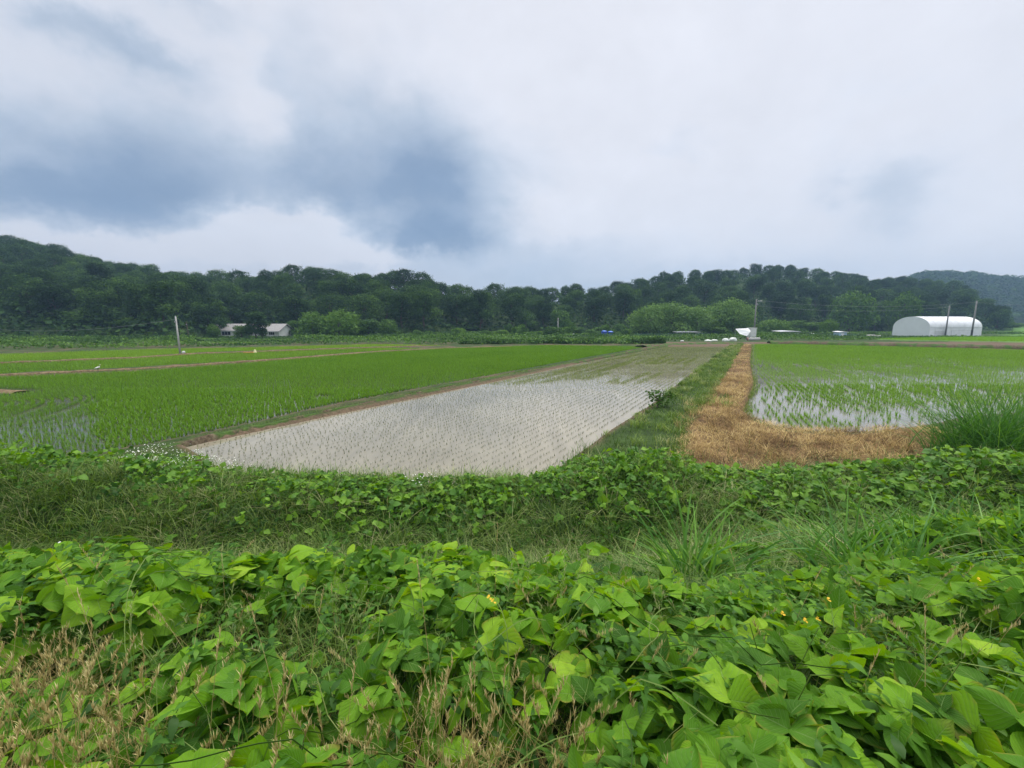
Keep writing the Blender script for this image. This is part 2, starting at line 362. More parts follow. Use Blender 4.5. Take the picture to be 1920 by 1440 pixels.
# ------------------------------------------------------------------ terrain
azf = np.radians(np.linspace(-66, 66, 760)); azc = np.radians(np.linspace(66, 294, 60)[1:-1])
AZ = np.concatenate([azf, azc]); RR = np.concatenate([[0.02], np.geomspace(.4, 1600, 600)])
A_, R_ = np.meshgrid(AZ, RR); gx = R_ * np.sin(A_); gy = R_ * np.cos(A_)
gz = ground(gx.ravel(), gy.ravel()).reshape(gx.shape)
na, nr_ = len(AZ), len(RR)
i, j = np.meshgrid(np.arange(nr_ - 1), np.arange(na), indexing='ij'); j2 = (j + 1) % na
quads = np.stack([i * na + j, (i + 1) * na + j, (i + 1) * na + j2, i * na + j2], -1).reshape(-1, 4)[:, ::-1]
fx, fy = gx.ravel(), gy.ravel()
dfield = np.min([sdp(P, fx, fy) for P in FIELDS], axis=0)
zs = ss(.12, .45, dfield) * ss(-.1, .5, fbm(fx * .5, fy * .5, 3) - .15)
zs = np.where(fy < 10.5, 1.0, zs); slp = sdp(P1, fx, fy); zs = np.maximum(zs, ss(.25, .6, slp) * (slp < 5) * (fx > .2) * (fy < 60))
mudbank = poly([(1190, 652), (1240, 642), (1385, 637), (1440, 640), (2200, 640), (2200, 668), (1920, 656), (1700, 650), (1440, 644), (1370, 650)], .2)
zs = zs * ss(-.3, .5, sdp(mudbank, fx, fy)); zs = np.where(fy > 85, 1, zs)
zp = ss(.35, -.15, sdp(PATH, fx, fy) + .5 * (fbm(fx * 2, fy * 2, 9) - .5))
zf = ss(.5, -.5, sdp(P6, fx, fy)) + ss(140, 190, fy) * 0 + ss(1850, 1930, U(fx, np.maximum(fy, 1))) * ss(95, 110, fy) * ss(380, 330, fy)
luv = np.stack([zs, zp, np.clip(zf, 0, 1)], -1)
tag(link('terrain', qmesh('terrain', np.stack([fx, fy, gz.ravel()], -1), quads, M['earth'], None, luv, True)), kind='structure')

# paddy water sheets (fan triangulated by bmesh)
import bmesh
def sheet(name, P, z, mat):
    bm = bmesh.new(); cx = sum(p[0] for p in P) / len(P); cy = sum(p[1] for p in P) / len(P)
    vs = [bm.verts.new((x, y, z)) for x, y in P]
    f = bm.faces.new(vs); bmesh.ops.triangulate(bm, faces=[f]); bm.normal_update()
    for f in bm.faces:
        if f.normal.z < 0: f.normal_flip()
    me = bpy.data.meshes.new(name); bm.to_mesh(me); me.materials.append(mat); o = link(name, me); return tag(o, kind='structure')
def grow(P, d):
    n = len(P); A = sum(P[k][0] * P[(k + 1) % n][1] - P[(k + 1) % n][0] * P[k][1] for k in range(n)); s = 1 if A > 0 else -1; out = []
    for k in range(n):
        ax, ay = P[k - 1]; bx, by = P[k]; cx, cy = P[(k + 1) % n]
        n1 = np.array([by - ay, ax - bx], float); n2 = np.array([cy - by, bx - cx], float)
        n1 /= np.linalg.norm(n1) + 1e-9; n2 /= np.linalg.norm(n2) + 1e-9; q = n1 + n2; q /= np.linalg.norm(q) + 1e-9
        out.append((bx + s * q[0] * d, by + s * q[1] * d))
    return out
sheet('paddy_water', grow(P1, .12), 0.0, M['water_mud'])
sheet('paddy_water', grow(P2, .12), 0.0, M['water_dark'])
sheet('paddy_water', grow(P3, .12), 0.0, M['water_dark'])
sheet('paddy_water', grow(P4, .12), 0.0, M['water_dark'])
sheet('paddy_water', grow(P5, .12), 0.0, M['water_clear'])

# earth bunds: uneven trapezoid ridges along a line
def bund(pts, wid, hgt, mat, name='earth_bund', seed=0, z0=-.12):
    P = np.array(pts, float); seg = np.hypot(*(P[1:] - P[:-1]).T); L = np.concatenate([[0], np.cumsum(seg)])
    n = int(L[-1] / .22) + 2; s = np.linspace(0, L[-1], n); x = np.interp(s, L, P[:, 0]); y = np.interp(s, L, P[:, 1])
    tx = np.gradient(x); ty = np.gradient(y); l = np.hypot(tx, ty); nx, ny = -ty / l, tx / l
    prof = np.array([(-.55, 0), (-.42, .55), (-.28, .9), (-.1, 1.0), (.1, 1.0), (.28, .88), (.42, .5), (.55, 0)])
    v = []
    for k, (a, b) in enumerate(prof):
        wv = wid * (1 + .35 * (fbm(s * .8, s * 0 + k * .7, seed) - .5)); hv = hgt * (1 + .8 * (fbm(s * 1.6, s * 0 + k * 1.9, seed + 7) - .5))
        off = .25 * wid * (fbm(s * .35, s * 0, seed + 3) - .5)
        v.append(np.stack([x + nx * (a * wv + off), y + ny * (a * wv + off), z0 + b * (hv - z0)], -1))
    v = np.stack(v, 1); m = len(prof); i, j = np.meshgrid(np.arange(n - 1), np.arange(m - 1), indexing='ij')
    q = np.stack([i * m + j, i * m + j + 1, (i + 1) * m + j + 1, (i + 1) * m + j], -1).reshape(-1, 4)
    return tag(link(name, qmesh(name, v.reshape(-1, 3), q, mat, None, None, True)), kind='structure')
m, t = newmat('bund_soil'); M['bund'] = m; gp = geopos(t); a2 = noise(t, gp, 7, 6, .7); a1 = noise(t, gp, .9, 5, .6)
c = ramp(t, a2, [(.3, (.04, .030, .020)), (.5, (.11, .082, .052)), (.72, (.22, .18, .12))])
c = mixc(t, a1.sstep(.42, .54), c, ramp(t, a2, [(.3, (.03, .07, .015)), (.7, (.09, .16, .03))]))
finish(t, principled(t, c, .9, 0, .2, bump(t, a2, 1, .08)).outputs[0])
m, t = newmat('bund_straw'); M['bund_dry'] = m; gp = geopos(t); a2 = noise(t, gp, 5, 6, .7)
c = ramp(t, a2, [(.3, (.10, .06, .035)), (.5, (.19, .14, .08)), (.72, (.33, .25, .15))])
finish(t, principled(t, c, .9, 0, .1, bump(t, a2, 1, .08)).outputs[0])
B12 = poly([(300, 842), (345, 831), (640, 766), (800, 735), (960, 702), (1100, 676), (1172, 662), (1240, 650)], .1)
bund(B12, .40, .17, M['bund'], seed=1)
bund(poly([(-300, 719), (0, 704.5), (250, 693), (480, 677.5), (700, 660.5), (830, 653.5), (960, 649.5)], .1), .5, .22, M['bund_dry'], seed=2)
bund(poly([(-300, 688), (0, 681), (240, 672), (360, 664), (500, 659), (700, 652), (790, 649)], .1), .45, .22, M['bund_dry'], seed=3)
BP = poly([(-90, 730), (0, 732), (40, 734)], .05); bund(BP, 1.1, .08, M['bund_dry'], seed=6)
bund(poly([(1440, 643.5), (1500, 644), (1700, 648.5), (1920, 653.5), (2200, 663)], .2), 2.2, .60, M['bund'], seed=4)
bund(poly([(1200, 650), (1260, 646), (1330, 644.5), (1388, 644)], .2), 2.6, .42, M['bund'], seed=5)

# ------------------------------------------------------------------ vegetation builders
class Acc:
    def __init__(s): s.v, s.q, s.t, s.l, s.n = [], [], [], [], 0
    def add(s, v, q, t, l=None):
        v = np.asarray(v).reshape(-1, 3); s.v.append(v); s.q.append(np.asarray(q).reshape(-1, 4) + s.n); s.t.append(np.asarray(t).ravel())
        s.l.append(np.zeros((len(v), 3)) if l is None else np.asarray(l).reshape(-1, 3)); s.n += len(v); return s
    def mesh(s, name, mat, smooth=False):
        return qmesh(name, np.concatenate(s.v), np.concatenate(s.q), mat, np.concatenate(s.t), np.concatenate(s.l), smooth)
def blades(acc, P, h, az, lean, droop, width, tint, seg=3, tw=None, dtint=.15):
    n = len(P)
    h, az, lean, droop, width, tint = (np.broadcast_to(np.asarray(a, float), (n,)) for a in (h, az, lean, droop, width, tint))
    sa = az + math.pi / 2 if tw is None else tw
    dx, dy = np.sin(az), np.cos(az); sx, sy = np.sin(sa), np.cos(sa); V_ = []
    for k in range(seg + 1):
        t = k / seg; hd = h * (lean * t + droop * t * t); zz = h * (t - .55 * droop * t * t)
        ww = width * (1 - t) ** .65 * .5 + width * .03
        if k == 0: ww = width * .35
        for s in (-1, 1): V_.append(np.stack([P[:, 0] + dx * hd + s * sx * ww, P[:, 1] + dy * hd + s * sy * ww, P[:, 2] + zz], -1))
    V_ = np.stack(V_, 1); m = 2 * (seg + 1); b = np.arange(n)[:, None] * m
    q = np.stack([np.stack([b[:, 0] + 2 * k, b[:, 0] + 2 * k + 1, b[:, 0] + 2 * k + 3, b[:, 0] + 2 * k + 2], -1) for k in range(seg)], 1)
    tt = tint[:, None] + dtint * (np.repeat(np.arange(seg + 1), 2) / seg - .4)[None]
    acc.add(V_, q, np.clip(tt, 0, 1)); return acc
def nrmz(a): return a / (np.linalg.norm(a, axis=-1, keepdims=True) + 1e-9)
def frames(nrm, tip):
    nrm = nrmz(nrm); tip = nrmz(tip - nrm * np.sum(tip * nrm, -1, keepdims=True)); side = np.cross(tip, nrm)
    return np.stack([side, tip, nrm], -1)
def scatter(acc, tmpl, P, Rm, S, tint):
    tv, tq, tl, tt = tmpl; n, m = len(P), len(tv)
    S = np.broadcast_to(np.asarray(S, float), (n,))
    v = np.einsum('nij,mj->nmi', Rm, tv) * S[:, None, None] + P[:, None, :]
    q = tq[None] + (np.arange(n) * m)[:, None, None]
    acc.add(v, q, np.clip(np.asarray(tint)[:, None] + tt[None], 0, 1), np.broadcast_to(tl[None], (n, m, 3))); return acc
def leaf_tmpl(kind, nu=6, nv=8, fold=.25, curl=.25, seed=0):
    """unit length leaflet: base at origin, tip along +y, face up +z"""
    r = np.random.default_rng(seed); ph = r.uniform(0, 6, 4); tv, tl = [], []
    for j in range(nv + 1):
        t = j / nv
        if kind == 'lobed':      # broad leaflet with shoulders
            wl = np.interp(t, [0, .04, .12, .25, .38, .48, .56, .7, .85, .95, 1], [.03, .26, .42, .52, .60, .50, .40, .32, .19, .07, .0]); wr = wl
        elif kind == 'ovate':
            wl = wr = np.interp(t, [0, .04, .12, .25, .4, .55, .7, .85, .95, 1], [.03, .25, .38, .47, .50, .46, .36, .20, .07, .0])
        elif kind == 'side':     # lopsided lateral leaflet
            wl = np.interp(t, [0, .04, .12, .25, .4, .5, .6, .8, .93, 1], [.03, .34, .50, .60, .62, .48, .40, .22, .08, 0])
            wr = np.interp(t, [0, .04, .12, .25, .4, .55, .7, .85, .95, 1], [.02, .16, .26, .33, .36, .34, .27, .15, .05, 0])
        else:                    # narrow
            wl = wr = .20 * math.sin(math.pi * min(1, t ** .8 + .02)) + .005
        for i in range(nu + 1):
            s = -1 + 2 * i / nu; wd = wl if s < 0 else wr; x = s * wd
            z = fold * abs(x) - curl * t * t * .8 + .035 * math.sin(t * 7 + ph[0] + 2 * s) * abs(s) + .03 * math.sin(s * 5 + ph[1]) * t - .12 * curl * s * s
            yy = t + .015 * math.sin(9 * t + ph[2]) * (1 if i in (0, nu) else 0)
            if t < .05: yy -= .07 * abs(s)
            tv.append((x, yy, z)); tl.append((s, t, 0))
    q = [(j * (nu + 1) + i, j * (nu + 1) + i + 1, (j + 1) * (nu + 1) + i + 1, (j + 1) * (nu + 1) + i) for j in range(nv) for i in range(nu)]
    return np.array(tv), np.array(q), np.array(tl, float), np.zeros(len(tv))

def scatter_pts(n, x0, x1, y0, y1, fn=None):
    """about n points in a box, kept with probability fn(x, y)"""
    x = rng.uniform(x0, x1, n); y = rng.uniform(y0, y1, n)
    if fn is not None: k = rng.uniform(0, 1, n) < fn(x, y); x, y = x[k], y[k]
    return x, y
def wedge(n, y0, y1, k=1.25, pad=.6, pw=1.0):
    """points filling the view wedge between two depths"""
    y = y0 + (y1 - y0) * rng.uniform(0, 1, n) ** pw; x = rng.uniform(-1, 1, n) * (k * y + pad); return x, y
def blobfn(lst, z):
    """soft mask from (u, v, radius m) anchors lying at height z"""
    A = [(*G(u, v, z), r) for u, v, r in lst]
    def fn(x, y):
        m = np.zeros(np.shape(x))
        for ax, ay, r in A: m = np.maximum(m, ss(1.25, .55, np.hypot(x - ax, (y - ay)) / r))
        return m
    return fn

# ------------------------------------------------------------------ foreground kudzu
dry_near = blobfn([(20, 1330, .34), (40, 1420, .4), (200, 1440, .26), (30, 1230, .28), (640, 1440, .16), (800, 1440, .20), (930, 1440, .22), (1060, 1430, .18), (470, 1440, .16), (330, 1360, .12)], 2.55)
grass_near = blobfn([(570, 1160, .34), (450, 1100, .38), (650, 1075, .42), (340, 1150, .24), (630, 1230, .18), (980, 1080, .3), (250, 1190, .2), (1250, 1090, .25)], 2.6)
dark_gap = blobfn([(1620, 1290, .16), (1480, 1260, .12), (1840, 1150, .3), (780, 1300, .10), (1000, 1290, .10), (1420, 1370, .1), (1700, 1330, .1), (60, 1180, .12)], 2.55)
def canopy(x, y):
    h = .15 + .34 * fbm(x * 1.3 + 5, y * 1.3, 21, 3) + .10 * fbm(x * 4, y * 4, 22, 2)
    h = h * (1 - .75 * dark_gap(x, y)) * (1 - .55 * dry_near(x, y)) * (1 - .3 * grass_near(x, y))
    h = h + .20 * ss(.4, -1.6, x) * ss(1.6, 2.6, y) * ss(4.2, 3.2, y)
    return h
def kudzu(acc, stem, x, y, size, low=False, hfun=canopy, tshift=0.0):
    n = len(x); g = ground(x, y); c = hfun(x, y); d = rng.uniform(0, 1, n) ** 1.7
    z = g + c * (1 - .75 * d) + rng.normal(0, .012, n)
    e = .06; gxn = (ground(x + e, y) + hfun(x + e, y) - ground(x - e, y) - hfun(x - e, y)) / (2 * e)
    gyn = (ground(x, y + e) + hfun(x, y + e) - ground(x, y - e) - hfun(x, y - e)) / (2 * e)
    base_n = nrmz(np.stack([-gxn * .6, -gyn * .6 - .12, np.ones(n)], -1))
    azm = rng.uniform(0, 2 * math.pi, n) + .0; tone = rng.uniform(0, 1, n)
    P = np.stack([x, y, z], -1); sz = size * rng.uniform(.42, 1.45, n) ** 1.1
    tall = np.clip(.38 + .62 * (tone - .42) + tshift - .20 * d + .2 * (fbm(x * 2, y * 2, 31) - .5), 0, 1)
    tall = np.where(rng.uniform(0, 1, n) < .10, tall + .3, tall)
    out = 0
    for k, (da, kind) in enumerate(((0, 'lobed'), (1.35, 'side'), (-1.35, 'sideL'))):
        a = azm + da + rng.normal(0, .2, n)
        drp = rng.normal(.35, .30, n) if k == 0 else rng.normal(.2, .3, n)
        tip = np.stack([np.sin(a) * np.cos(drp), np.cos(a) * np.cos(drp), -np.sin(drp)], -1)
        nn = nrmz(base_n + rng.normal(0, .50, (n, 3)))
        Rm = frames(nn, tip); off = .18 * sz if k == 0 else .02 * sz
        T = KT_low if low else KT
        ch = rng.integers(0, 2, n)
        for c_ in range(2):
            mk = ch == c_
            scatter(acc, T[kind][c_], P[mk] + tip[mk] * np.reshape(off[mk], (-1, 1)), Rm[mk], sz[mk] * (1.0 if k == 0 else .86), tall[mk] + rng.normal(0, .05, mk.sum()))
    if stem is not None:       # petioles
        hgt = np.minimum(c * .6, .22) + .03
        bx = P - np.stack([np.sin(azm) * .06, np.cos(azm) * .06, hgt], -1)
        # straight stalk drawn as two crossed strips
        for tw in (0.0, 1.57):
            blades(stem, bx, hgt, azm, .06 / hgt, 0.0, .0035, .45, 1, tw=np.full(n, tw))
def sideL(tm):
    tv, tq, tl, tt = tm; tv = tv.copy(); tv[:, 0] *= -1; tl = tl.copy(); return tv, tq[:, ::-1], tl, tt
KT = {'lobed': [leaf_tmpl('lobed', seed=1), leaf_tmpl('ovate', fold=.1, curl=.45, seed=2)], 'side': [leaf_tmpl('side', seed=3), leaf_tmpl('side', fold=.45, curl=.1, seed=4)]}
KT['sideL'] = [sideL(a) for a in KT['side']]
KT_low = {'lobed': [leaf_tmpl('lobed', 2, 4, seed=1), leaf_tmpl('ovate', 2, 3, seed=2)], 'side': [leaf_tmpl('side', 2, 3, seed=3), leaf_tmpl('ovate', 2, 3, fold=.4, seed=4)]}
KT_low['sideL'] = [sideL(a) for a in KT_low['side']]

kz = Acc(); st_ = Acc()
x, y = wedge(4700, .55, 3.4, 1.3, .5, .85)
keep = rng.uniform(0, 1, len(x)) > np.maximum(np.maximum(dry_near(x, y) * .62, grass_near(x, y) * .93), dark_gap(x, y) * .6)
keep &= rng.uniform(0, 1, len(x)) < ss(.22, .55, fbm(x * 2.2, y * 2.2, 41, 3)) * .95 + .12
x, y = x[keep], y[keep]
kudzu(kz, st_, x, y, .108)
x, y = wedge(6500, 3.0, 7.0, 1.3, .5, .9); k = rng.uniform(0, 1, len(x)) < (ss(.2, 1.6, x) * .55 + .45) * ss(.34, .52, fbm(x * .9 + 7, y * .9, 43, 3)) * 1.1; x, y = x[k], y[k]
kudzu(kz, None, x, y, .118, False, lambda a, b: .12 + .5 * ss(.35, .7, fbm(a * .8, b * .8, 45, 3)))
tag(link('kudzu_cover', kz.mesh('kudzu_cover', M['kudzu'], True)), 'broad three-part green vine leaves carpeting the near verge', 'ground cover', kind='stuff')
tag(link('vine_stalks', st_.mesh('vine_stalks', M['reed'])), 'thin green leaf stalks under the broad leaves of the near verge', 'stalks', kind='stuff')
wz = Acc(); x, y = wedge(2600, .9, 6.0, 1.3, .4, .8); n = len(x); zz_ = ground(x, y) + canopy(x, y) * rng.uniform(.5, 1.15, n) * ss(6.2, 2.6, y) + .05
NT = leaf_tmpl('narrow', 2, 4, fold=.3, curl=.4, seed=9)
for j in range(7):
    a_ = j * 2.4 + rng.uniform(0, .5, n); up_ = rng.uniform(-.3, .5, n); tip = np.stack([np.sin(a_), np.cos(a_), up_], -1)
    P = np.stack([x, y, zz_ - j * .016], -1); scatter(wz, NT, P, frames(nrmz(np.stack([rng.normal(0, .3, n), rng.normal(0, .3, n), np.ones(n)], -1)), tip), .055 * rng.uniform(.6, 1.3, n), np.clip(.45 + .3 * (fbm(x * 2, y * 2, 47, 2) - .5) + rng.normal(0, .2, n), 0, 1))
tag(link('small_weeds', wz.mesh('small_weeds', M['vine'], True)), 'narrow-leaved small weeds growing between the broad leaves', 'weeds', kind='stuff')
# long runners arching over the leaves
ru = Acc()
def tubepath(acc, pts, r, tint):
    P = np.array(pts, float); n = len(P); tg = nrmz(np.gradient(P, axis=0)); up = np.tile([0, 0, 1.0], (n, 1)); a = nrmz(np.cross(tg, up)); b = np.cross(tg, a)
    rr = np.broadcast_to(np.asarray(r, float), (n,))[:, None]
    ring = [P + (a * math.cos(q) + b * math.sin(q)) * rr for q in (0, 2.09, 4.19)]
    v = np.stack(ring, 1).reshape(-1, 3); q = [(i * 3 + k, i * 3 + (k + 1) % 3, (i + 1) * 3 + (k + 1) % 3, (i + 1) * 3 + k) for i in range(n - 1) for k in range(3)]
    acc.add(v, q, np.full(len(v), tint))
for k in range(46):
    y0 = rng.uniform(1.1, 3.0); x0 = rng.uniform(-1.2, 1.2) * y0; a = rng.uniform(0, 6.28); pts = []
    L = rng.uniform(.4, 1.1)
    for s in np.linspace(0, 1, 12):
        xx = x0 + math.sin(a + s * .8) * L * s; yy = y0 + math.cos(a + s * .8) * L * s
        pts.append((xx, yy, float(ground(xx, yy) + canopy(np.array(xx), np.array(yy)) + .03 + .07 * math.sin(s * 3.14))))
    tubepath(ru, pts, .0022, rng.uniform(.1, .9))
tag(link('vine_runners', ru.mesh('vine_runners', M['grass'])), 'thin bare runners arching over the near leaves', 'runners', kind='stuff')

# ------------------------------------------------------------------ near grasses
def grasspatch(acc, x, y, h, w_, tint, zoff=0.0, droop=(.1, .9), lean=.25, seg=4, hf=None):
    n = len(x); z = ground(x, y) + zoff
    if hf is not None: z = z + hf(x, y)
    P = np.stack([x, y, z], -1)
    blades(acc, P, h * rng.uniform(.55, 1.25, n), rng.uniform(0, 6.28, n), rng.uniform(0, lean, n), rng.uniform(*droop, n), w_ * rng.uniform(.6, 1.3, n), np.clip(tint + rng.normal(0, .16, n), 0, 1), seg)
gr = Acc()
x, y = wedge(24000, 1.0, 6.6, 1.3, .6, .8)
pk = .34 + .66 * np.maximum(grass_near(x, y), ss(2.5, 3.4, y)); k = rng.uniform(0, 1, len(x)) < pk; x, y = x[k], y[k]
grasspatch(gr, x, y, .40, .0055, .52, droop=(.1, 1.2))
x, y = wedge(2200, 2.8, 6.8, 1.3, .6, .8); grasspatch(gr, x, y, .5, .008, .42, droop=(.5, 1.1))
tag(link('verge_grass', gr.mesh('verge_grass', M['grass'])), 'thin green grass mixed into the near verge and its slope', 'grass', kind='stuff')

# feathery pale panicles over the left verge
fe = Acc()
def panicles(acc, x, y, h, size, tint, bend=.5, z=None, spread=1.2, lean2=(.1, .7), asp=.16, t0=.66):
    n = len(x); z = ground(x, y) if z is None else z; az_ = rng.uniform(0, 6.28, n); hh = h * rng.uniform(.75, 1.2, n); ln = rng.uniform(.05, .3, n); dr = bend * rng.uniform(.2, 1.1, n)
    P = np.stack([x, y, z], -1); blades(acc, P, hh, az_, ln, dr, .0028, np.full(n, tint), 5, dtint=.2)
    blades(acc, P, hh, az_, ln, dr, .0028, np.full(n, tint), 5, tw=az_, dtint=.2)
    for s in range(26):
        t = rng.uniform(t0, 1.0, n); hd = hh * (ln * t + dr * t * t); zz = hh * (t - .55 * dr * t * t)
        Q = P + np.stack([np.sin(az_) * hd, np.cos(az_) * hd, zz], -1); a2 = az_ + rng.normal(0, spread, n)
        blades(acc, Q, size * rng.uniform(.5, 1.1, n), a2, rng.uniform(*lean2, n), rng.uniform(0, 1.1 * lean2[1], n), size * asp, np.clip(tint + rng.normal(.15, .2, n), 0, 1), 2)
x, y = wedge(1500, 1.5, 5.2, 1.25, .5); k = rng.uniform(0, 1, len(x)) < .12 + .88 * grass_near(x, y); panicles(fe, x[k], y[k], .52, .030, .72, .7, asp=.10)
tag(link('feather_grass', fe.mesh('feather_grass', M['grass'])), 'pale feathery grass heads standing above the near leaves', 'grass', kind='stuff')
dr_ = Acc()
x, y = wedge(2600, .9, 3.0, 1.3, .4); k = rng.uniform(0, 1, len(x)) < .02 + .95 * dry_near(x, y); x, y = x[k], y[k]
panicles(dr_, x, y, .38, .034, .5, .3, spread=3, lean2=(.0, .32), asp=.13, t0=.78)
x, y = wedge(26000, .8, 3.0, 1.3, .4); k = rng.uniform(0, 1, len(x)) < .03 + .8 * dry_near(x, y); grasspatch(dr_, x[k], y[k], .24, .0028, .42, droop=(.2, 1.4), lean=.6)
x, y = wedge(60, 1.2, 2.9, 1.1, .3); panicles(dr_, x, y, .66, .026, .55, .35, spread=3, lean2=(.0, .25), asp=.13, t0=.84)
tag(link('dry_grass', dr_.mesh('dry_grass', M['dry'])), 'straw-coloured ripe grass heads along the bottom edge', 'dry grass', kind='stuff')

# ------------------------------------------------------------------ bank between ditch and paddies
VT = np.array([(-900, 838), (0, 842), (250, 852), (440, 890), (640, 908), (900, 918), (1000, 905), (1060, 882), (1150, 868), (1250, 860), (1300, 884), (1400, 895), (1550, 888), (1700, 872), (1800, 850), (2600, 850)], float)
def bankh(x, y):
    u = U(x, np.maximum(y, 5), .6); zt = Zat(np.interp(u, VT[:, 0], VT[:, 1]), 9.1)
    full = np.maximum(zt - ground(x, np.full(np.shape(x), 9.1)), .05) + (ground(x, np.full(np.shape(x), 9.1)) - ground(x, y)) * .55
    return (np.maximum(full, .08) * ss(6.5, 8.3, y) * ss(10.3, 9.3, y)) * (.62 + .5 * fbm(x * .9 + 3, y * 1.2, 51, 3)) + .12
noveg = lambda x, y: np.min([sdp(P, x, y) for P in FIELDS], axis=0) > .15
kmask = blobfn([(1060, 900, 1.5), (1180, 880, 1.8), (1260, 870, 1.4), (1330, 900, 1.3), (60, 880, 2.2), (200, 880, 1.8), (700, 935, 1.5), (880, 935, 1.2), (1450, 930, 1.4), (1700, 960, 2.2), (1560, 1000, 1.6), (1850, 980, 2.6), (560, 925, 1.1), (330, 920, .9), (1150, 930, 1.4), (-80, 870, 2)], .4)
strawmask = lambda x, y: ss(.3, -.3, sdp(PATH, x, y)) * ss(9.6, 10.2, y)
bk = Acc()
x, y = wedge(20000, 5.6, 12.2, 1.3, .6)
k = noveg(x, y) & (rng.uniform(0, 1, len(x)) < (.10 + .85 * kmask(x, y)) * np.maximum(ss(.30, .55, fbm(x * 1.1, y * 1.1, 55, 3) + .25 * kmask(x, y)), .7 * kmask(x, y)) * (1 - strawmask(x, y)))
k &= ~((y < 8.4) & (x < 3) & (rng.uniform(0, 1, len(x)) < .55))
kudzu(bk, None, x[k], y[k], .115, True, lambda a, b: bankh(a, b) * 1.08 + .04, .26)
tag(link('bank_vines', bk.mesh('bank_vines', M['vine'], True)), 'broad-leaved vines sprawling over the bank in front of the paddies', 'vines', kind='stuff')
bg = Acc()
x, y = wedge(34000, 5.2, 12.4, 1.3, .6); k = noveg(x, y) & (rng.uniform(0, 1, len(x)) < (.35 + .9 * fbm(x * .8, y * .8, 61, 3)) * (1 - .93 * strawmask(x, y)) * (1 - .6 * kmask(x, y)))
x, y = x[k], y[k]; grasspatch(bg, x, y, .40, .012, .04 + .45 * fbm(x * .6, y * .6, 63, 2), seg=3, hf=lambda a, b: bankh(a, b) * rng.uniform(.0, .85, len(a)))
x, y = wedge(5500, 6.2, 10.2, 1.3, .6); k = noveg(x, y) & (strawmask(x, y) < .3) & (rng.uniform(0, 1, len(x)) < (.22 + .6 * ss(1, -6, x)) * (1 - .5 * kmask(x, y))); grasspatch(bg, x[k], y[k], .55, .008, .80, droop=(.7, 1.4), lean=.5, seg=5, hf=lambda a, b: bankh(a, b) * rng.uniform(.2, .75, len(a)))
def clumps(acc, cx, cy, nb, hgt, wid, tint, hf=None, rad=.14):
    n = len(cx); H_ = hgt * rng.uniform(.45, 1.25, n); T_ = np.clip(tint + rng.normal(0, .30, n), 0, .95); rep = np.repeat(np.arange(n), nb); m = len(rep)
    x = cx[rep] + rng.normal(0, rad, m); y = cy[rep] + rng.normal(0, rad, m); z = ground(x, y) + (hf(x, y) if hf is not None else 0)
    az_ = np.arctan2(x - cx[rep], y - cy[rep]) + rng.normal(0, .5, m)
    blades(acc, np.stack([x, y, z], -1), H_[rep] * rng.uniform(.5, 1.15, m), az_, rng.uniform(.05, .5, m), rng.uniform(.2, 1.2, m), wid * rng.uniform(.6, 1.3, m), np.clip(T_[rep] + rng.normal(0, .08, m), 0, 1), 4)
x, y = wedge(2600, 5.2, 10.0, 1.3, .6); k = noveg(x, y) & (strawmask(x, y) < .3) & (rng.uniform(0, 1, len(x)) < 1 - .6 * kmask(x, y)); clumps(bg, x[k], y[k], 24, .46, .014, .52, lambda a, b: bankh(a, b) * .75)
x, y = wedge(420, 2.9, 6.0, 1.3, .6); clumps(bg, x, y, 20, .38, .011, .36)
x, y = wedge(170, 3.0, 8.5, 1.3, .6); k = x > 1.2; clumps(bg, x[k], y[k], 22, .7, .020, .50, None, .08)
# dark leafy tangle under and between the grasses
tg = Acc(); x, y = wedge(70000, 3.3, 11.0, 1.3, .6, .9); k = noveg(x, y) & (strawmask(x, y) < .3) & (rng.uniform(0, 1, len(x)) < .25 + 1.1 * fbm(x * 1.4, y * 1.4, 65, 3)); x, y = x[k], y[k]; n = len(x)
lump_ = ss(.30, .72, fbm(x * 1.5, y * 1.5, 66, 3)); hh_ = np.where(y > 5.8, bankh(x, y) * (.55 + .6 * lump_) + .06, .18 + .2 * lump_)
P = np.stack([x, y, ground(x, y) + hh_ * rng.uniform(0, 1, n) ** .8], -1)
nn_ = nrmz(rng.normal(0, .6, (n, 3)) + [0, -.3, .8]); tp_ = rng.normal(0, 1, (n, 3)); NT2 = leaf_tmpl('narrow', 2, 2, fold=.3, curl=.3, seed=12); NT2[0][:, 0] *= 1.7
scatter(tg, NT2, P, frames(nn_, tp_), .10 * rng.uniform(.4, 1.4, n), np.clip(.26 + 1.1 * (fbm(x * .9, y * .9, 67, 3) - .42) + rng.normal(0, .13, n), 0, 1))
tag(link('leafy_tangle', tg.mesh('leafy_tangle', M['vine'])), 'dark small-leaved tangle filling the ditch and its bank', 'undergrowth', kind='stuff')
tag(link('bank_grass', bg.mesh('bank_grass', M['grass'])), 'long arching grass growing on the ditch bank', 'grass', kind='stuff')

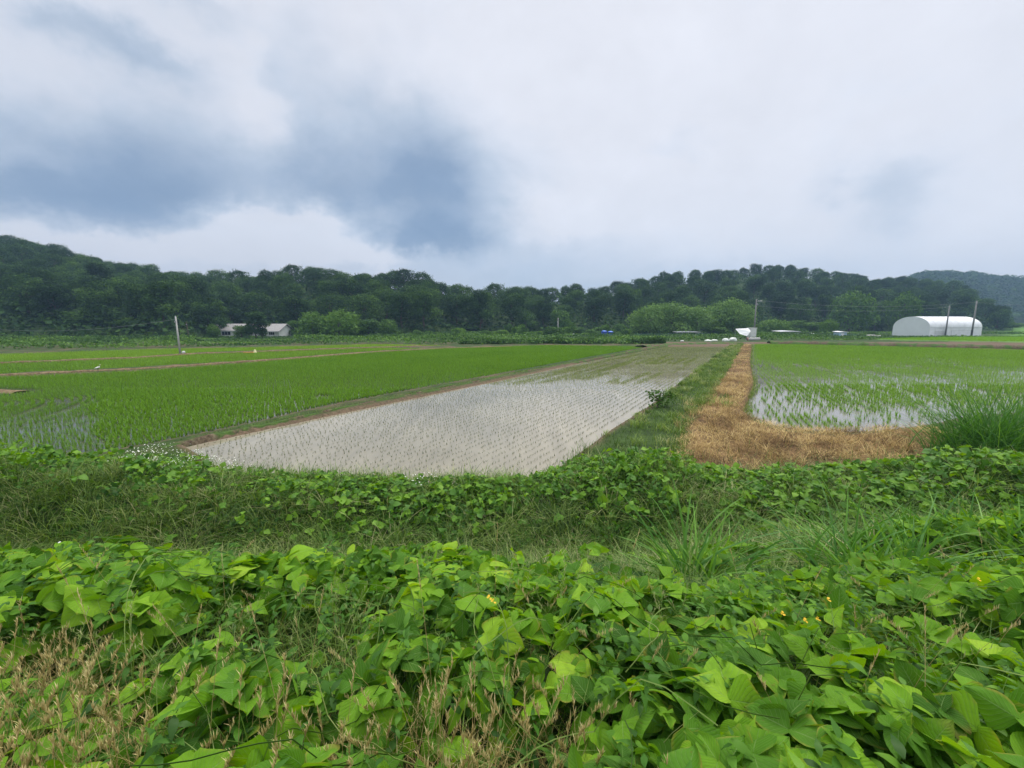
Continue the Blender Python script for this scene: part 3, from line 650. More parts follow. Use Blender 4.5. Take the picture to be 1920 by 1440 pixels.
# green slope between the centre paddy and the straw path, plus rims of every bund
sg = Acc()
SL = poly([(1030, 890), (1140, 812), (1223, 759), (1280, 715), (1365, 651), (1393, 646), (1369, 690), (1348, 730), (1322, 765), (1296, 800), (1286, 850), (1290, 885)], .1)
sx = [p[0] for p in SL]; sy = [p[1] for p in SL]
x, y = scatter_pts(150000, min(sx), max(sx), min(sy), max(sy)); k = inpoly(SL, x, y) & noveg(x, y); x, y = x[k][:34000], y[k][:34000]
dw = sdp(P1, x, y); grasspatch(sg, x, y, .14 + .16 * ss(.3, 1.6, dw), .012 + y * .0006, .18 + .45 * ss(.3, 2.2, dw) * (.4 + fbm(x * .5, y * .5, 71, 3)), seg=2)
k = rng.choice(len(x), 420, replace=False); cx_, cy_ = x[k], y[k]; sp_ = G(1232, 760, .1); cx_ = np.where(np.hypot(cx_ - sp_[0], cy_ - sp_[1]) < 1.6, cx_ + 2.2, cx_); rep = np.repeat(np.arange(420), 26); m_ = len(rep); xx = cx_[rep] + rng.normal(0, .12, m_); yy = cy_[rep] + rng.normal(0, .12, m_)
blades(sg, np.stack([xx, yy, ground(xx, yy)], -1), (rng.uniform(.2, .55, 420)[rep]) * rng.uniform(.5, 1.1, m_), rng.uniform(0, 6.28, m_), rng.uniform(.05, .5, m_), rng.uniform(.1, .9, m_), .014 + yy * .0006, np.clip(rng.normal(.55, .25, 420), 0, .95)[rep], 3)
for Bp, hh, off in ((B12, .16, -.22), ):
    P = np.array(Bp); seg = np.hypot(*(P[1:] - P[:-1]).T); L = np.concatenate([[0], np.cumsum(seg)]); s = rng.uniform(0, L[-1], 9000)
    x = np.interp(s, L, P[:, 0]) - .30 + rng.normal(0, .10, 9000); y = np.interp(s, L, P[:, 1]) + .12 + rng.normal(0, .08, 9000)
    z = np.full(9000, .06); blades(sg, np.stack([x, y, z], -1), hh * rng.uniform(.4, 1.2, 9000), rng.uniform(0, 6.28, 9000), .2, rng.uniform(0, .8, 9000), .010 + y * .0006, np.clip(.45 + rng.normal(0, .2, 9000), 0, 1), 2)
tag(link('slope_grass', sg.mesh('slope_grass', M['grass'])), 'short green grass on the slope beside the straw path and along the bund', 'grass', kind='stuff')

# straw lying on the path
sw = Acc()
px_ = [p[0] for p in PATH]; py_ = [p[1] for p in PATH]
x, y = scatter_pts(420000, min(px_) - .6, max(px_) + .6, min(py_) - .4, max(py_)); sdv = sdp(PATH, x, y) + 1.7 * (fbm(x * 1.5, y * 1.5, 77, 3) - .5)
k = (rng.uniform(0, 1, len(x)) < ss(.35, -.2, sdv) * np.clip(14 / y, .25, 1)) & noveg(x, y) & (np.min([sdp(P, x, y) for P in FIELDS], axis=0) > .05)
x, y = x[k], y[k]; n = len(x); print('straw', n); rot_ = blobfn([(1375, 745, 1.3), (1390, 765, 1.0), (1345, 800, .9), (1600, 850, 1.4), (1480, 860, 1.2)], .3)
z = ground(x, y) + .0 + .26 * fbm(x * 1.6, y * 1.6, 78, 3) * ss(24, 14, y)
blades(sw, np.stack([x, y, z], -1), rng.uniform(.08, .26, n) * .7, rng.uniform(0, 6.28, n), rng.uniform(.2, 2.0, n), rng.uniform(0, .9, n), .006 + y * .00045, np.clip(.52 + 1.7 * (fbm(x * 1.0, y * 1.0, 79, 4) - .5) - .30 * ss(14, 11, y) - .35 * rot_(x, y) + rng.normal(0, .2, n), 0, 1), 2)
k = rng.choice(n, 700, replace=False); cx_, cy_ = x[k], y[k]; q = cy_ < 30; cx_, cy_ = cx_[q], cy_[q]; rep = np.repeat(np.arange(len(cx_)), 22); m_ = len(rep)
xx = cx_[rep] + rng.normal(0, .11, m_); yy = cy_[rep] + rng.normal(0, .11, m_); tt_ = np.clip(rng.normal(.6, .3, len(cx_)), .05, 1)[rep]
blades(sw, np.stack([xx, yy, ground(xx, yy) + .05], -1), rng.uniform(.12, .42, m_), rng.uniform(0, 6.28, m_), rng.uniform(.1, 1.0, m_), rng.uniform(.2, 1.2, m_), .010, tt_, 3)
tag(link('path_straw', sw.mesh('path_straw', M['straw'])), 'orange-brown dead grass matted over the raised path and pond edge', 'straw', kind='stuff')
x, y = scatter_pts(40000, min(px_), max(px_), min(py_), max(py_)); sdv = sdp(PATH, x, y)
k = (rng.uniform(0, 1, len(x)) < ss(.1, -.1, sdv) * np.maximum(ss(.50, .62, fbm(x * .9, y * .9, 88, 3)), .5 * rot_(x, y))) & noveg(x, y); x, y = x[k], y[k]
pg = Acc(); grasspatch(pg, x, y, .24, .01, .55, seg=3)
EL = poly([(1410, 646.5), (1407, 665), (1408, 690), (1414, 720), (1400, 765), (1395, 778), (1430, 796), (1480, 808), (1560, 814)], .05)
P = np.array(EL); sgl = np.hypot(*(P[1:] - P[:-1]).T); L = np.concatenate([[0], np.cumsum(sgl)]); q = rng.uniform(0, L[-1], 9000); q = q[rng.uniform(0, 1, len(q)) < ss(.30, .60, fbm(q * .5, q * 0, 140, 3)) + .2]
x = np.interp(q, L, P[:, 0]) + rng.normal(0, .13, len(q)); y = np.interp(q, L, P[:, 1]) + rng.normal(0, .13, len(q))
blades(pg, np.stack([x, y, np.full(len(x), -.02)], -1), rng.uniform(.08, .34, len(x)), rng.uniform(0, 6.28, len(x)), rng.uniform(0, .5, len(x)), rng.uniform(0, .8, len(x)), .008 + y * .0006, np.clip(rng.normal(.55, .25, len(x)), 0, 1), 2)
tag(link('path_weeds', pg.mesh('path_weeds', M['grass'])), 'green tufts coming up through the straw of the path', 'grass', kind='stuff')

# ------------------------------------------------------------------ rice
VD = np.array([math.sin(R(30)), math.cos(R(30))])     # direction of the rows
def rows(P, sp, ip, ang, jit=.025):
    P = np.array(P); d = np.array([math.sin(ang), math.cos(ang)]); e = np.array([d[1], -d[0]])
    a = P @ d; b = P @ e; A = np.arange(a.min(), a.max(), ip); Bv = np.arange(b.min(), b.max(), sp)
    aa, bb = np.meshgrid(A, Bv); aa = aa + rng.normal(0, jit, aa.shape); bb = bb + rng.normal(0, jit * .6, bb.shape) + .05 * np.sin(aa * .35 + 1)
    ri = np.broadcast_to(np.arange(len(Bv))[:, None], aa.shape)
    x = (aa * d[0] + bb * e[0]).ravel(); y = (aa * d[1] + bb * e[1]).ravel(); k = inpoly(P, x, y); return x[k], y[k], ri.ravel()[k]
def hills(acc, x, y, h, nb, wid, tint, lean=.25, droop=(.0, .5), seg=2):
    n = len(x); h = np.broadcast_to(np.asarray(h, float), (n,)); tint = np.broadcast_to(np.asarray(tint, float), (n,))
    for b in range(nb):
        P = np.stack([x + rng.normal(0, .014, n), y + rng.normal(0, .014, n), np.full(n, -.01)], -1)
        blades(acc, P, h * rng.uniform(.6, 1.15, n), rng.uniform(0, 6.28, n), rng.uniform(0, lean, n), rng.uniform(*droop, n), wid, np.clip(tint + rng.normal(0, .14, n), 0, 1), seg)
# centre paddy
rc = Acc(); x, y, ri = rows(P1, .30, .17, R(30)); k = (sdp(P1, x, y) < -.2) & (rng.uniform(0, 1, len(x)) > .07); x, y, ri = x[k], y[k], ri[k]
u_ = U(x, y, 0); far = ss(24, 31, y)
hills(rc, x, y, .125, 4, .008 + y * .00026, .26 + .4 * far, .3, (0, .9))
GZ = poly([(1000, 722), (1080, 712), (1180, 724), (1250, 710), (1300, 682), (1330, 664), (1190, 665), (1060, 690), (900, 722)])
x, y, ri = rows(GZ, .15, .10, R(30), .04); g = ss(.2, -.6, sdp(GZ, x, y))
stripe = (hsh(ri // 3, (y // 7).astype(int), 5) > .30 + .40 * ss(1100, 1300, U(x, y, 0)))
k = (rng.uniform(0, 1, len(x)) < g * (stripe * .75 + .04)) & (sdp(P1, x, y) < -.2); x, y = x[k], y[k]; print('gz', len(x))
hills(rc, x, y, .16, 3, .012 + y * .0004, .75 + .25 * (fbm(x * .3, y * .3, 15) - .5), .35, (0, .7), 1)
tag(link('rice_seedlings', rc.mesh('rice_seedlings', M['seedling'])), 'sparse thin rice seedlings in rows in the grey muddy centre paddy', 'rice plants', kind='stuff')
# left paddy, dense
rl = Acc(); x, y, ri = rows(P2, .28, .15, R(33)); sd_ = sdp(P2, x, y)
cx0, cy0 = G(-420, 800); rr = np.hypot(x - cx0, y - cy0); u_ = U(x, y, 0)
zoneL = ss(210, 150, u_ + 90 * (fbm(x * .4, y * .4, 97, 3) - .5)) * ss(29, 26, y)
k = (sd_ < -.12) & (zoneL < .5) & ((rng.uniform(0, 1, len(x)) > ss(.60, .72, fbm(x * .25, y * .25, 101, 3)) * .5 * ss(24, 18, y) + .02))
wet = blobfn([(150, 838, .7), (600, 745, .7)], 0); k &= (rng.uniform(0, 1, len(x)) > wet(x, y) * .75) & (dpoly(BP, x, y, False) > .9)
x, y = x[k], y[k]; print('left rice', len(x)); nr = y < 26
for mk, nb, sg_ in ((nr, 11, 2), (~nr, 7, 1)): hills(rl, x[mk], y[mk], .25, nb, .014 + y[mk] * .0007, .5, .3, (0, .6), sg_)
arc = []
for k_, rad in enumerate(np.arange(3, 60, .34)):
    th = np.arange(0, 2 * math.pi, .12 / rad); th = th + rng.normal(0, .004, len(th))
    xx = cx0 + (rad + .12 * np.sin(th * 9)) * np.cos(th) * 1.0; yy = cy0 + rad * np.sin(th); arc.append(np.stack([xx, yy, np.full(len(xx), k_)], -1))
arc = np.concatenate(arc); x, y = arc[:, 0], arc[:, 1]; zoneL = ss(210, 150, U(x, np.maximum(y, 1), 0) + 90 * (fbm(x * .4, y * .4, 97, 3) - .5)) * ss(29, 26, y)
k = inpoly(P2, x, y) & (sdp(P2, x, y) < -.12) & (zoneL >= .5) & ~((hsh((arc[:, 2] / 1).astype(int), np.floor(y / 3).astype(int), 8) < .28) & (y < 22) & (y > 15.5) & (U(x, np.maximum(y, 1), 0) < 165))
k &= dpoly(BP, x, y, False) > .9
x, y = x[k], y[k]; hills(rl, x, y, .26, 8, .014, .45, .3, (0, .7), 2)
tag(link('rice_crop', rl.mesh('rice_crop', M['rice'])), 'dense bright green rice filling the large left paddy', 'rice plants', kind='stuff')
# strips beyond
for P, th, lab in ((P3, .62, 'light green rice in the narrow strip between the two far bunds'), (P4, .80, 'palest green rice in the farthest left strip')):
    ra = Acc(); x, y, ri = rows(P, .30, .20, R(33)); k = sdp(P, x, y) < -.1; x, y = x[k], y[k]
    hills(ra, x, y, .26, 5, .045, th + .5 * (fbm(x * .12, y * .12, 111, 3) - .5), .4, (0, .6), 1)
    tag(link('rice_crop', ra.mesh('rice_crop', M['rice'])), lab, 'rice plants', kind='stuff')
# right paddy
rt = Acc(); x, y, ri = rows(P5, .30, .17, R(24)); sd_ = sdp(P5, x, y); wt = fbm(x * .28, y * .20, 121, 3); u_ = U(x, y, 0)
dens = (.80 + .2 * ss(17, 27, y)) * np.where((hsh(ri, np.floor(y / 3).astype(int), 9) < .22) & (y < 42), .15, 1.0); dens = dens - .62 * ss(.55, .66, wt) * ss(30, 18, y)
dens = dens * (1 - .45 * ss(1500, 1420, u_) * ss(46, 30, y)) * (1 - .15 * ss(16.5, 14.5, y)) * (.55 + .45 * ss(-.3, -.8, sd_))
dens = dens * (1 - .4 * ss(.62, .68, fbm(x * .35 + 9, y * .2, 131, 3)))
k = (sd_ < -.2) & (rng.uniform(0, 1, len(x)) < np.maximum(dens, .22)); x, y = x[k], y[k]; print('right rice', len(x)); nr = y < 28
for mk, nb, sg_ in ((nr, 8, 3), (~nr, 5, 1)): hills(rt, x[mk], y[mk], .27, nb, .010 + y[mk] * .0005, .62, .3, (0, .7), sg_)
tag(link('rice_crop', rt.mesh('rice_crop', M['rice'])), 'green rice standing in the open water of the right paddy', 'rice plants', kind='stuff')
r6 = Acc(); x, y, ri = rows(P6, .4, .3, R(60)); k = sdp(P6, x, y) < -.3; x, y = x[k], y[k]; P = np.stack([x, y, ground(x, y)], -1)
for b in range(3): blades(r6, P + rng.normal(0, .08, P.shape) * [1, 1, 0], .3, rng.uniform(0, 6, len(x)), .3, .3, .09, np.clip(.75 + rng.normal(0, .15, len(x)), 0, 1), 1)
tag(link('rice_crop', r6.mesh('rice_crop', M['rice'])), 'pale green crop in front of the white tunnel shed', 'rice plants', kind='stuff')

# ------------------------------------------------------------------ flowers
def flowers(acc, P, r, tilt=.5):
    n = len(P); nn = nrmz(np.stack([rng.normal(0, tilt, n), rng.normal(-.3, tilt, n), np.ones(n)], -1)); tip = rng.normal(0, 1, (n, 3)); Rm = frames(nn, tip)
    tv = [(0, 0, 0)]; q = []
    for k in range(8):
        a = k * math.pi / 4; tv += [(math.cos(a - .3), math.sin(a - .3), .1), (math.cos(a + .3), math.sin(a + .3), .1), (.25 * math.cos(a + .4), .25 * math.sin(a + .4), .02)]
        q.append((0, 1 + 3 * k, 2 + 3 * k, 3 + 3 * k))
    tm = (np.array(tv), np.array(q), np.zeros((len(tv), 3)), np.zeros(len(tv))); scatter(acc, tm, P, Rm, r, np.full(n, .5))
fl = Acc(); fs = Acc()
fm = blobfn([(300, 850, 1.0), (360, 862, 1.1), (260, 838, .8), (330, 880, 1.0), (400, 868, .7)], .45)
x, y = scatter_pts(7000, -11, -4, 7.5, 13, lambda a, b: fm(a, b) * .6); z = ground(x, y) + bankh(x, y) + .22 * rng.uniform(.1, 1, len(x))
flowers(fl, np.stack([x, y, z], -1), .013 * rng.uniform(.6, 1.3, len(x)))
blades(fs, np.stack([x, y, z - .4], -1), .39, 0, .01, 0, .006, .6, 1)
fm2 = blobfn([(785, 912, .45)], .45); x, y = scatter_pts(500, -3, 0, 8, 11, fm2); z = ground(x, y) + bankh(x, y) + .3 * rng.uniform(.2, 1, len(x))
flowers(fl, np.stack([x, y, z], -1), .014); blades(fs, np.stack([x, y, z - .35], -1), .34, 0, .01, 0, .006, .6, 1)
fmn = blobfn([(200, 1080, .16), (60, 990, .2), (190, 1180, .1)], 2.7); x, y = scatter_pts(180, -4, -.5, 1, 4, fmn); z = ground(x, y) + canopy(x, y) + .06
flowers(fl, np.stack([x, y, z], -1), .008)
tag(link('fleabane_flowers', fl.mesh('fleabane_flowers', M['petal_w'])), 'tiny white flower heads massed at the bund corner and dotted along the bank', 'flowers', kind='stuff')
tag(link('fleabane_stems', fs.mesh('fleabane_stems', M['grass'])), 'green stems under the tiny white flowers', 'stems', kind='stuff')
yl = ['single orange-yellow flower lowest in the right-hand leaves', 'orange-yellow flower left of a pale leaf in the right-hand leaves', 'orange-yellow flower touching the pale leaf', 'small yellow flower highest of the right-hand cluster', 'left yellow flower of the pair among the centre leaves', 'right yellow flower of the pair among the centre leaves', 'yellow flower near the dark hollow at the right edge', 'far-left flower of the right-hand yellow cluster']
for (u, v), lb in zip([(1570, 1205), (1508, 1163), (1532, 1160), (1552, 1124), (915, 1120), (923, 1127), (1834, 1086), (1466, 1150)], yl):
    Yp = 1.9
    for _ in range(12):
        xx = X(u, Yp, 2.7); zt = float(ground(xx, Yp) + canopy(np.array(xx), np.array(Yp))) + .07; xx, Yp = G(u, v, zt)
        Yp = max(Yp, 1.0)
    f = empty('wildflower', (xx, Yp, zt))
    tag(f, lb, 'flower', 'small yellow flowers among the near leaves')
    a = Acc(); flowers(a, np.array([[0, 0, 0], [.004, .002, .006], [.012, 0, -.008]], float), .0062, .3); link('petals', a.mesh('petals', M['petal_y']), f)
    a = Acc(); blades(a, np.array([[0, 0, -.2]]), .195, 0, 0, 0, .003, .5, 1); blades(a, np.array([[0, 0, -.2]]), .195, 1.57, 0, 0, .003, .5, 1); link('stem', a.mesh('stem', M['reed']), f)

# ------------------------------------------------------------------ tall reed clumps (each a thing)
def reed_mesh(h, n, spread, wid, seed, tint=.55):
    global rng
    keep = rng; rng = np.random.default_rng(seed); a = Acc()
    P = np.stack([rng.normal(0, spread, n), rng.normal(0, spread, n), np.full(n, -.05)], -1)
    blades(a, P, h * rng.uniform(.45, 1.1, n), rng.uniform(0, 6.28, n), rng.uniform(.03, .22, n), rng.uniform(.15, .95, n), wid * rng.uniform(.7, 1.3, n), np.clip(tint + rng.normal(0, .2, n), 0, 1), 6, tw=rng.uniform(0, 6.28, n))
    rng = keep; return a.mesh('reed_clump', M['reed'])
reeds = [(1300, 1120, 1.5, 1.15, 46, .12, 'tall arching reed clump left of the dark hollow below the straw band'),
         (1345, 1080, 1.2, .9, 34, .12, 'shorter reed clump behind the arching one below the straw band'),
         (1620, 1120, 1.5, 1.05, 60, .20, 'bright upright reed clump in the right foreground'),
         (1700, 1100, 1.5, .9, 40, .16, 'reed clump just right of the bright upright one'),
         (1560, 1075, 1.2, .8, 36, .14, 'low reed clump left of the bright upright one'),
         (1790, 1060, 1.2, .9, 44, .16, 'loose reed clump in front of the dark tall grass at the right'),
         (1890, 1080, 1.4, .9, 40, .16, 'reed clump at the right edge of the foreground'),
         (1845, 882, .5, 1.5, 190, .42, 'dense dark tall grass clump at the right pond edge'),
         (1880, 880, .5, 1.6, 190, .42, 'dense tall grass clump against the right edge beside the pond'),
         (1795, 880, .5, 1.0, 90, .22, 'lower left shoulder of tall grass at the pond edge'),
         (1930, 870, .5, 1.5, 160, .42, 'tall grass clump cut by the right edge beside the pond')]
for k, (u, v, z, h, n, sp, lb) in enumerate(reeds):
    for _ in range(8): x_, y_ = G(u, v, z); z = .5 * z + .5 * float(ground(x_, y_))
    o = link('reed_clump', reed_mesh(h * (1.25 if v > 900 else 1.75), int(n * (1.8 if v > 900 else 2.6)), sp, .036 if v > 900 else .03, 200 + k, .66 if v > 900 else .42), None, (x_, y_, float(ground(x_, y_))))
    tag(o, lb, 'reeds', 'tall reeds on the right')

# ------------------------------------------------------------------ trees
def leafquads(acc, P, nrm, size, tint):
    n = len(P); nrm = nrmz(nrm); tip = nrmz(rng.normal(0, 1, (n, 3))); Rm = frames(nrm, tip)
    tv = np.array([(-.42, -.1, 0), (.02, -.5, .06), (.45, .12, -.02), (-.04, .55, .08)]); tm = (tv, np.array([(0, 1, 2, 3)]), np.zeros((4, 3)), np.zeros(4))
    scatter(acc, tm, P, Rm, size, tint)
def crown(lobes, n, size, jit=.17, name='crown', mat=None, tint=.5, flat=.8, inner=.18):
    a = Acc(); L = np.array(lobes, float); w_ = L[:, 3] ** 2; li = rng.choice(len(L), n, p=w_ / w_.sum())
    d = nrmz(rng.normal(0, 1, (n, 3)) + [0, 0, .35]); c = L[li]; rr = c[:, 3] * (1 + rng.normal(0, jit, n))
    rr = np.where(rng.uniform(0, 1, n) < inner, rr * rng.uniform(.3, .9, n), rr)
    # clumpy surface
    cl = fbm(d[:, 0] * 3 + li * 3.3, d[:, 1] * 3 + d[:, 2] * 2.3 + li * 1.7, 301, 3); rr = rr * (.74 + .50 * cl)
    P = c[:, :3] + d * rr[:, None] * [1, 1, flat]
    keep = np.ones(n, bool)
    for k, l in enumerate(L):
        q = np.linalg.norm((P - l[:3]) / [1, 1, flat], axis=1); keep &= ~((q < l[3] * .62) & (li != k))
    keep &= rng.uniform(0, 1, n) < .25 + 1.5 * cl
    lt = rng.normal(0, .16, len(L)); P, d, li = P[keep], d[keep], li[keep]
    leafquads(a, P, d * .8 + rng.normal(0, .55, d.shape), size * rng.uniform(.6, 1.4, len(P)), tint + lt[li] + rng.normal(0, .12, len(P)) + .4 * (fbm(P[:, 0] * .8, P[:, 1] * .8 + P[:, 2], 303, 2) - .5))
    return a.mesh(name, mat)
def lobes_for(R0, h, n, base, seed, spread=.62):
    r = np.random.default_rng(seed); out = [(0, 0, base + (h - base) * .55, R0 * .62)]
    for k in range(n):
        a = k * 2.4 + r.uniform(-.4, .4); t = r.uniform(.12, 1.0); ring = R0 * spread * math.sqrt(max(.05, 1 - (t * 1.0 - .25) ** 2)) * r.uniform(.6, 1.1)
        rad = R0 * r.uniform(.30, .46); out.append((math.cos(a) * ring, math.sin(a) * ring, base + (h - base - rad * .8) * t, rad))
    out.append((r.uniform(-.25, .25) * R0, r.uniform(-.2, .2) * R0, h - R0 * .42, R0 * .48))
    for k in range(4): a = r.uniform(0, 6.3); out.append((math.cos(a) * R0 * .42, math.sin(a) * R0 * .42, h - R0 * r.uniform(.35, .75), R0 * r.uniform(.2, .32)))
    return out
def trunk(h, r, lobes, name='trunk', lean=(0, 0)):
    a = Acc(); k = np.linspace(0, 1, 6)
    def tube(p0, p1, r0, r1, n=5):
        T = np.linspace(0, 1, n)[:, None]; P = p0 * (1 - T) + p1 * T + np.sin(T * 3.14) * rng.normal(0, .06, 3) * np.linalg.norm(p1 - p0); rr = np.linspace(r0, r1, n)
        tg = nrmz(np.gradient(P, axis=0)); s = nrmz(np.cross(tg, [.3, 1, .1])); b = np.cross(tg, s); m = 7
        v = np.stack([P + (s * math.cos(q) + b * math.sin(q)) * rr[:, None] for q in np.linspace(0, 6.283, m, endpoint=False)], 1).reshape(-1, 3)
        q = [(i * m + j, i * m + (j + 1) % m, (i + 1) * m + (j + 1) % m, (i + 1) * m + j) for i in range(n - 1) for j in range(m)]; a.add(v, q, np.full(len(v), .5))
    top = np.array([lean[0], lean[1], h * .78]); tube(np.array([0, 0, -.4]), top, r, r * .35, 7)
    for l in lobes[1:8]:
        t = rng.uniform(.3, .75); tube(np.array([0, 0, 0]) * (1 - t) + top * t, np.array(l[:3]), r * .38, r * .1, 4)
    return a.mesh(name, M['bark'], True)
def make_kind(R0, h, nl, base, n, size, mat, seed, tint=.5, flat=.8, inner=.18):
    lb = lobes_for(R0, h, nl, base, seed); return crown(lb, n, size, mat=mat, tint=tint, flat=flat, inner=inner), trunk(h, .05 * R0 + .05, lb)
def place_tree(kind, x, y, z, s, name, label, cat, group=None, rz=None, sz=None):
    cm, tm = kind; o = empty(name, (x, y, z), random.uniform(0, 6.28) if rz is None else rz); o.scale = (s, s, s if sz is None else sz)
    a = link('crown', cm, o); b = link('trunk', tm, o); tag(o, label, cat, group); return o
FK = [make_kind(R0, h, nl, b, 8500, .38, M['wood_leaf'], sd, tn) for R0, h, nl, b, sd, tn in
      ((5.6, 11.2, 13, 2.2, 11, .42), (5.0, 12.0, 12, 2.8, 12, .36), (6.2, 10.6, 15, 2.0, 13, .5), (4.8, 11.0, 11, 2.0, 14, .56), (5.4, 12.4, 13, 3.2, 15, .34), (5.2, 10.2, 12, 1.8, 16, .48), (4.4, 12.8, 12, 2.6, 17, .30))]
def zone_of(u):
    for a, b, s in ((-999, 130, 'of the wood at the far left edge'), (130, 330, 'of the wood behind the leaning pole'), (330, 560, 'behind the grey-roofed farmhouse'), (560, 820, 'of the rise behind the bright pair of trees'),
                    (820, 1040, 'of the low wood left of the thin post'), (1040, 1190, 'of the wood dip above the blue tanks'), (1190, 1400, 'behind the pale rounded willows'), (1400, 1560, 'of the high hill behind the tall pole'),
                    (1560, 1700, 'of the right hill between tall pole and tunnel shed'), (1700, 3999, 'of the hill end above the tunnel shed')):
        if a <= u < b: return s
cand = []; y = 98.0
while y < 330:
    dxx = 9.6 + max(0, (y - 120)) * .04; x = -1.30 * y - 14; off = rng.uniform(0, dxx)
    while x < 1.28 * y:
        cx_, cy_ = x + off + rng.normal(0, dxx * .17), y + rng.normal(0, dxx * .2); u = float(U(cx_, cy_, 8)); x += dxx
        yb = np.interp(u, YB[:, 0], YB[:, 1]); yr = np.interp(u, YR[:, 0], YR[:, 1])
        if u > 1880 or u < -120 or cy_ < yb + 1 or cy_ > yr - 7: continue
        cand.append((cx_, cy_, u, (cy_ - yb) / (yr - yb)))
    y += dxx * .98
for u in np.arange(-110, 1850, 23):
    yr = np.interp(u, YR[:, 0], YR[:, 1]) * random.uniform(.955, 1.02); uu = u + random.uniform(-7, 7); cand.append((float(X(uu, yr, 12)), yr, uu, .95 if random.random() < .6 else .99))
print('forest candidates', len(cand))
random.shuffle(cand)
zt_ = ground(np.array([c[0] for c in cand]), np.array([c[1] for c in cand]))
for (x, y, u, t), z in zip(cand, zt_):
    row = 'front-edge' if t < .16 else 'lower' if t < .45 else 'upper' if t < .8 else 'crest'
    lab = f'{row} tree {zone_of(u)}'
    sv = np.interp(u, SKY[:, 0], SKY[:, 1]); s = random.uniform(.82, 1.10) if t < .45 else random.uniform(.72, .92); kind = random.choice(FK if t < .45 else (FK[0], FK[2], FK[5]))
    if t >= .8: s = random.uniform(.72, .90)
    place_tree(kind, x, y, float(z) - (.4 if t < .8 else 1.3), s, 'forest_tree', lab, 'tree', f'{row} trees {zone_of(u)}', None, s * (random.uniform(.94, 1.08) if t > .8 else random.uniform(.84, .98)))
# understorey and ground ivy under the wood
un = Acc(); n = 120000; y = rng.uniform(97, 300, n); u = rng.uniform(-150, 1900, n); x = (u - 960) / 828 * y
yb = np.interp(u, YB[:, 0], YB[:, 1]); yr = np.interp(u, YR[:, 0], YR[:, 1]); k = (y > yb - 2) & (y < yr + 8); x, y = x[k], y[k]
z = ground(x, y) + rng.uniform(0, 1, len(x)) ** 1.5 * 4.5 * fbm(x * .2, y * .2, 401, 3) * 1.6
leafquads(un, np.stack([x, y, z], -1), rng.normal(0, .6, (len(x), 3)) + [0, -.3, .8], rng.uniform(.5, 1.5, len(x)), np.clip(rng.normal(.28, .2, len(x)), 0, 1))
tag(link('understorey', un.mesh('understorey', M['wood_leaf'])), 'shaded undergrowth filling the floor of the wood', 'undergrowth', kind='stuff')
# far wooded ridge on the right
fw = Acc(); n = 60000; y = rng.uniform(380, 700, n); u = rng.uniform(1560, 2300, n); x = (u - 960) / 828 * y
z0 = ground(x, y); cell = fbm(x / 9, y / 9, 411, 2); k = z0 > 3; x, y, z0, cell = x[k], y[k], z0[k], cell[k]
leafquads(fw, np.stack([x, y, z0 + 9 * cell + rng.uniform(-2, 1, len(x))], -1), rng.normal(0, .5, (len(x), 3)) + [0, -.4, 1], rng.uniform(1.6, 3.4, len(x)), np.clip(.4 + 1.1 * (cell - .5) + rng.normal(0, .12, len(x)), 0, 1))
tag(link('far_wood', fw.mesh('far_wood', M['wood_leaf'])), 'hazy bluish woods covering the farthest ridge at the right edge', 'woods', kind='stuff')

# individual trees in front of the wood
mk_ = lambda R0, h, nl, b, n, sz, mat, sd, tn=.5, fl=.8, inn=.18: make_kind(R0, h, nl, b, n, sz, M[mat], sd, tn, fl, inn)
MK = [mk_(3.4, 5.2, 12, .3, 5200, .30, 'mid_leaf', 31, .48), mk_(3.0, 5.0, 10, .3, 4800, .30, 'mid_leaf', 32, .38), mk_(3.6, 4.8, 13, .2, 5400, .32, 'mid_leaf', 33, .62), mk_(2.6, 5.4, 10, .5, 4600, .28, 'mid_leaf', 34, .30)]
WK = [mk_(4.6, 7.4, 18, .4, 11000, .30, 'willow_leaf', 41, .5, .85, .1), mk_(4.4, 7.2, 16, .4, 10500, .30, 'willow_leaf', 42, .44, .85, .1)]
PK = mk_(2.6, 7.5, 12, 1.2, 5200, .30, 'wood_leaf', 43, .28, .7)
BK = [mk_(1.6, 2.0, 9, .0, 2400, .22, 'mid_leaf', 51, .45, .8), mk_(1.4, 1.8, 8, .0, 2200, .22, 'mid_leaf', 52, .62, .8), mk_(1.8, 1.9, 9, .0, 2600, .24, 'mid_leaf', 53, .3, .75)]
KH = {id(MK[0]): (5.2, 3.4), id(MK[1]): (5.0, 3.0), id(MK[2]): (4.8, 3.6), id(MK[3]): (5.4, 2.6), id(WK[0]): (7.4, 4.6), id(WK[1]): (7.2, 4.4), id(PK): (7.5, 2.6), id(BK[0]): (2.0, 1.6), id(BK[1]): (1.8, 1.4), id(BK[2]): (1.9, 1.8)}
def tree_at(kind, u, vtop, Y, wpx, name, label, cat, group=None):
    zt = Zat(vtop, Y); x = X(u, Y, 2); z = float(ground(x, Y)); h0, r0 = KH[id(kind)]
    s = wpx / 2 * Y / F / (r0 * 1.02); szz = max(.3, (zt - z) / (h0 * 1.02)); place_tree(kind, x, Y, z - .1, s, name, label, cat, group, None, szz)
T = tree_at
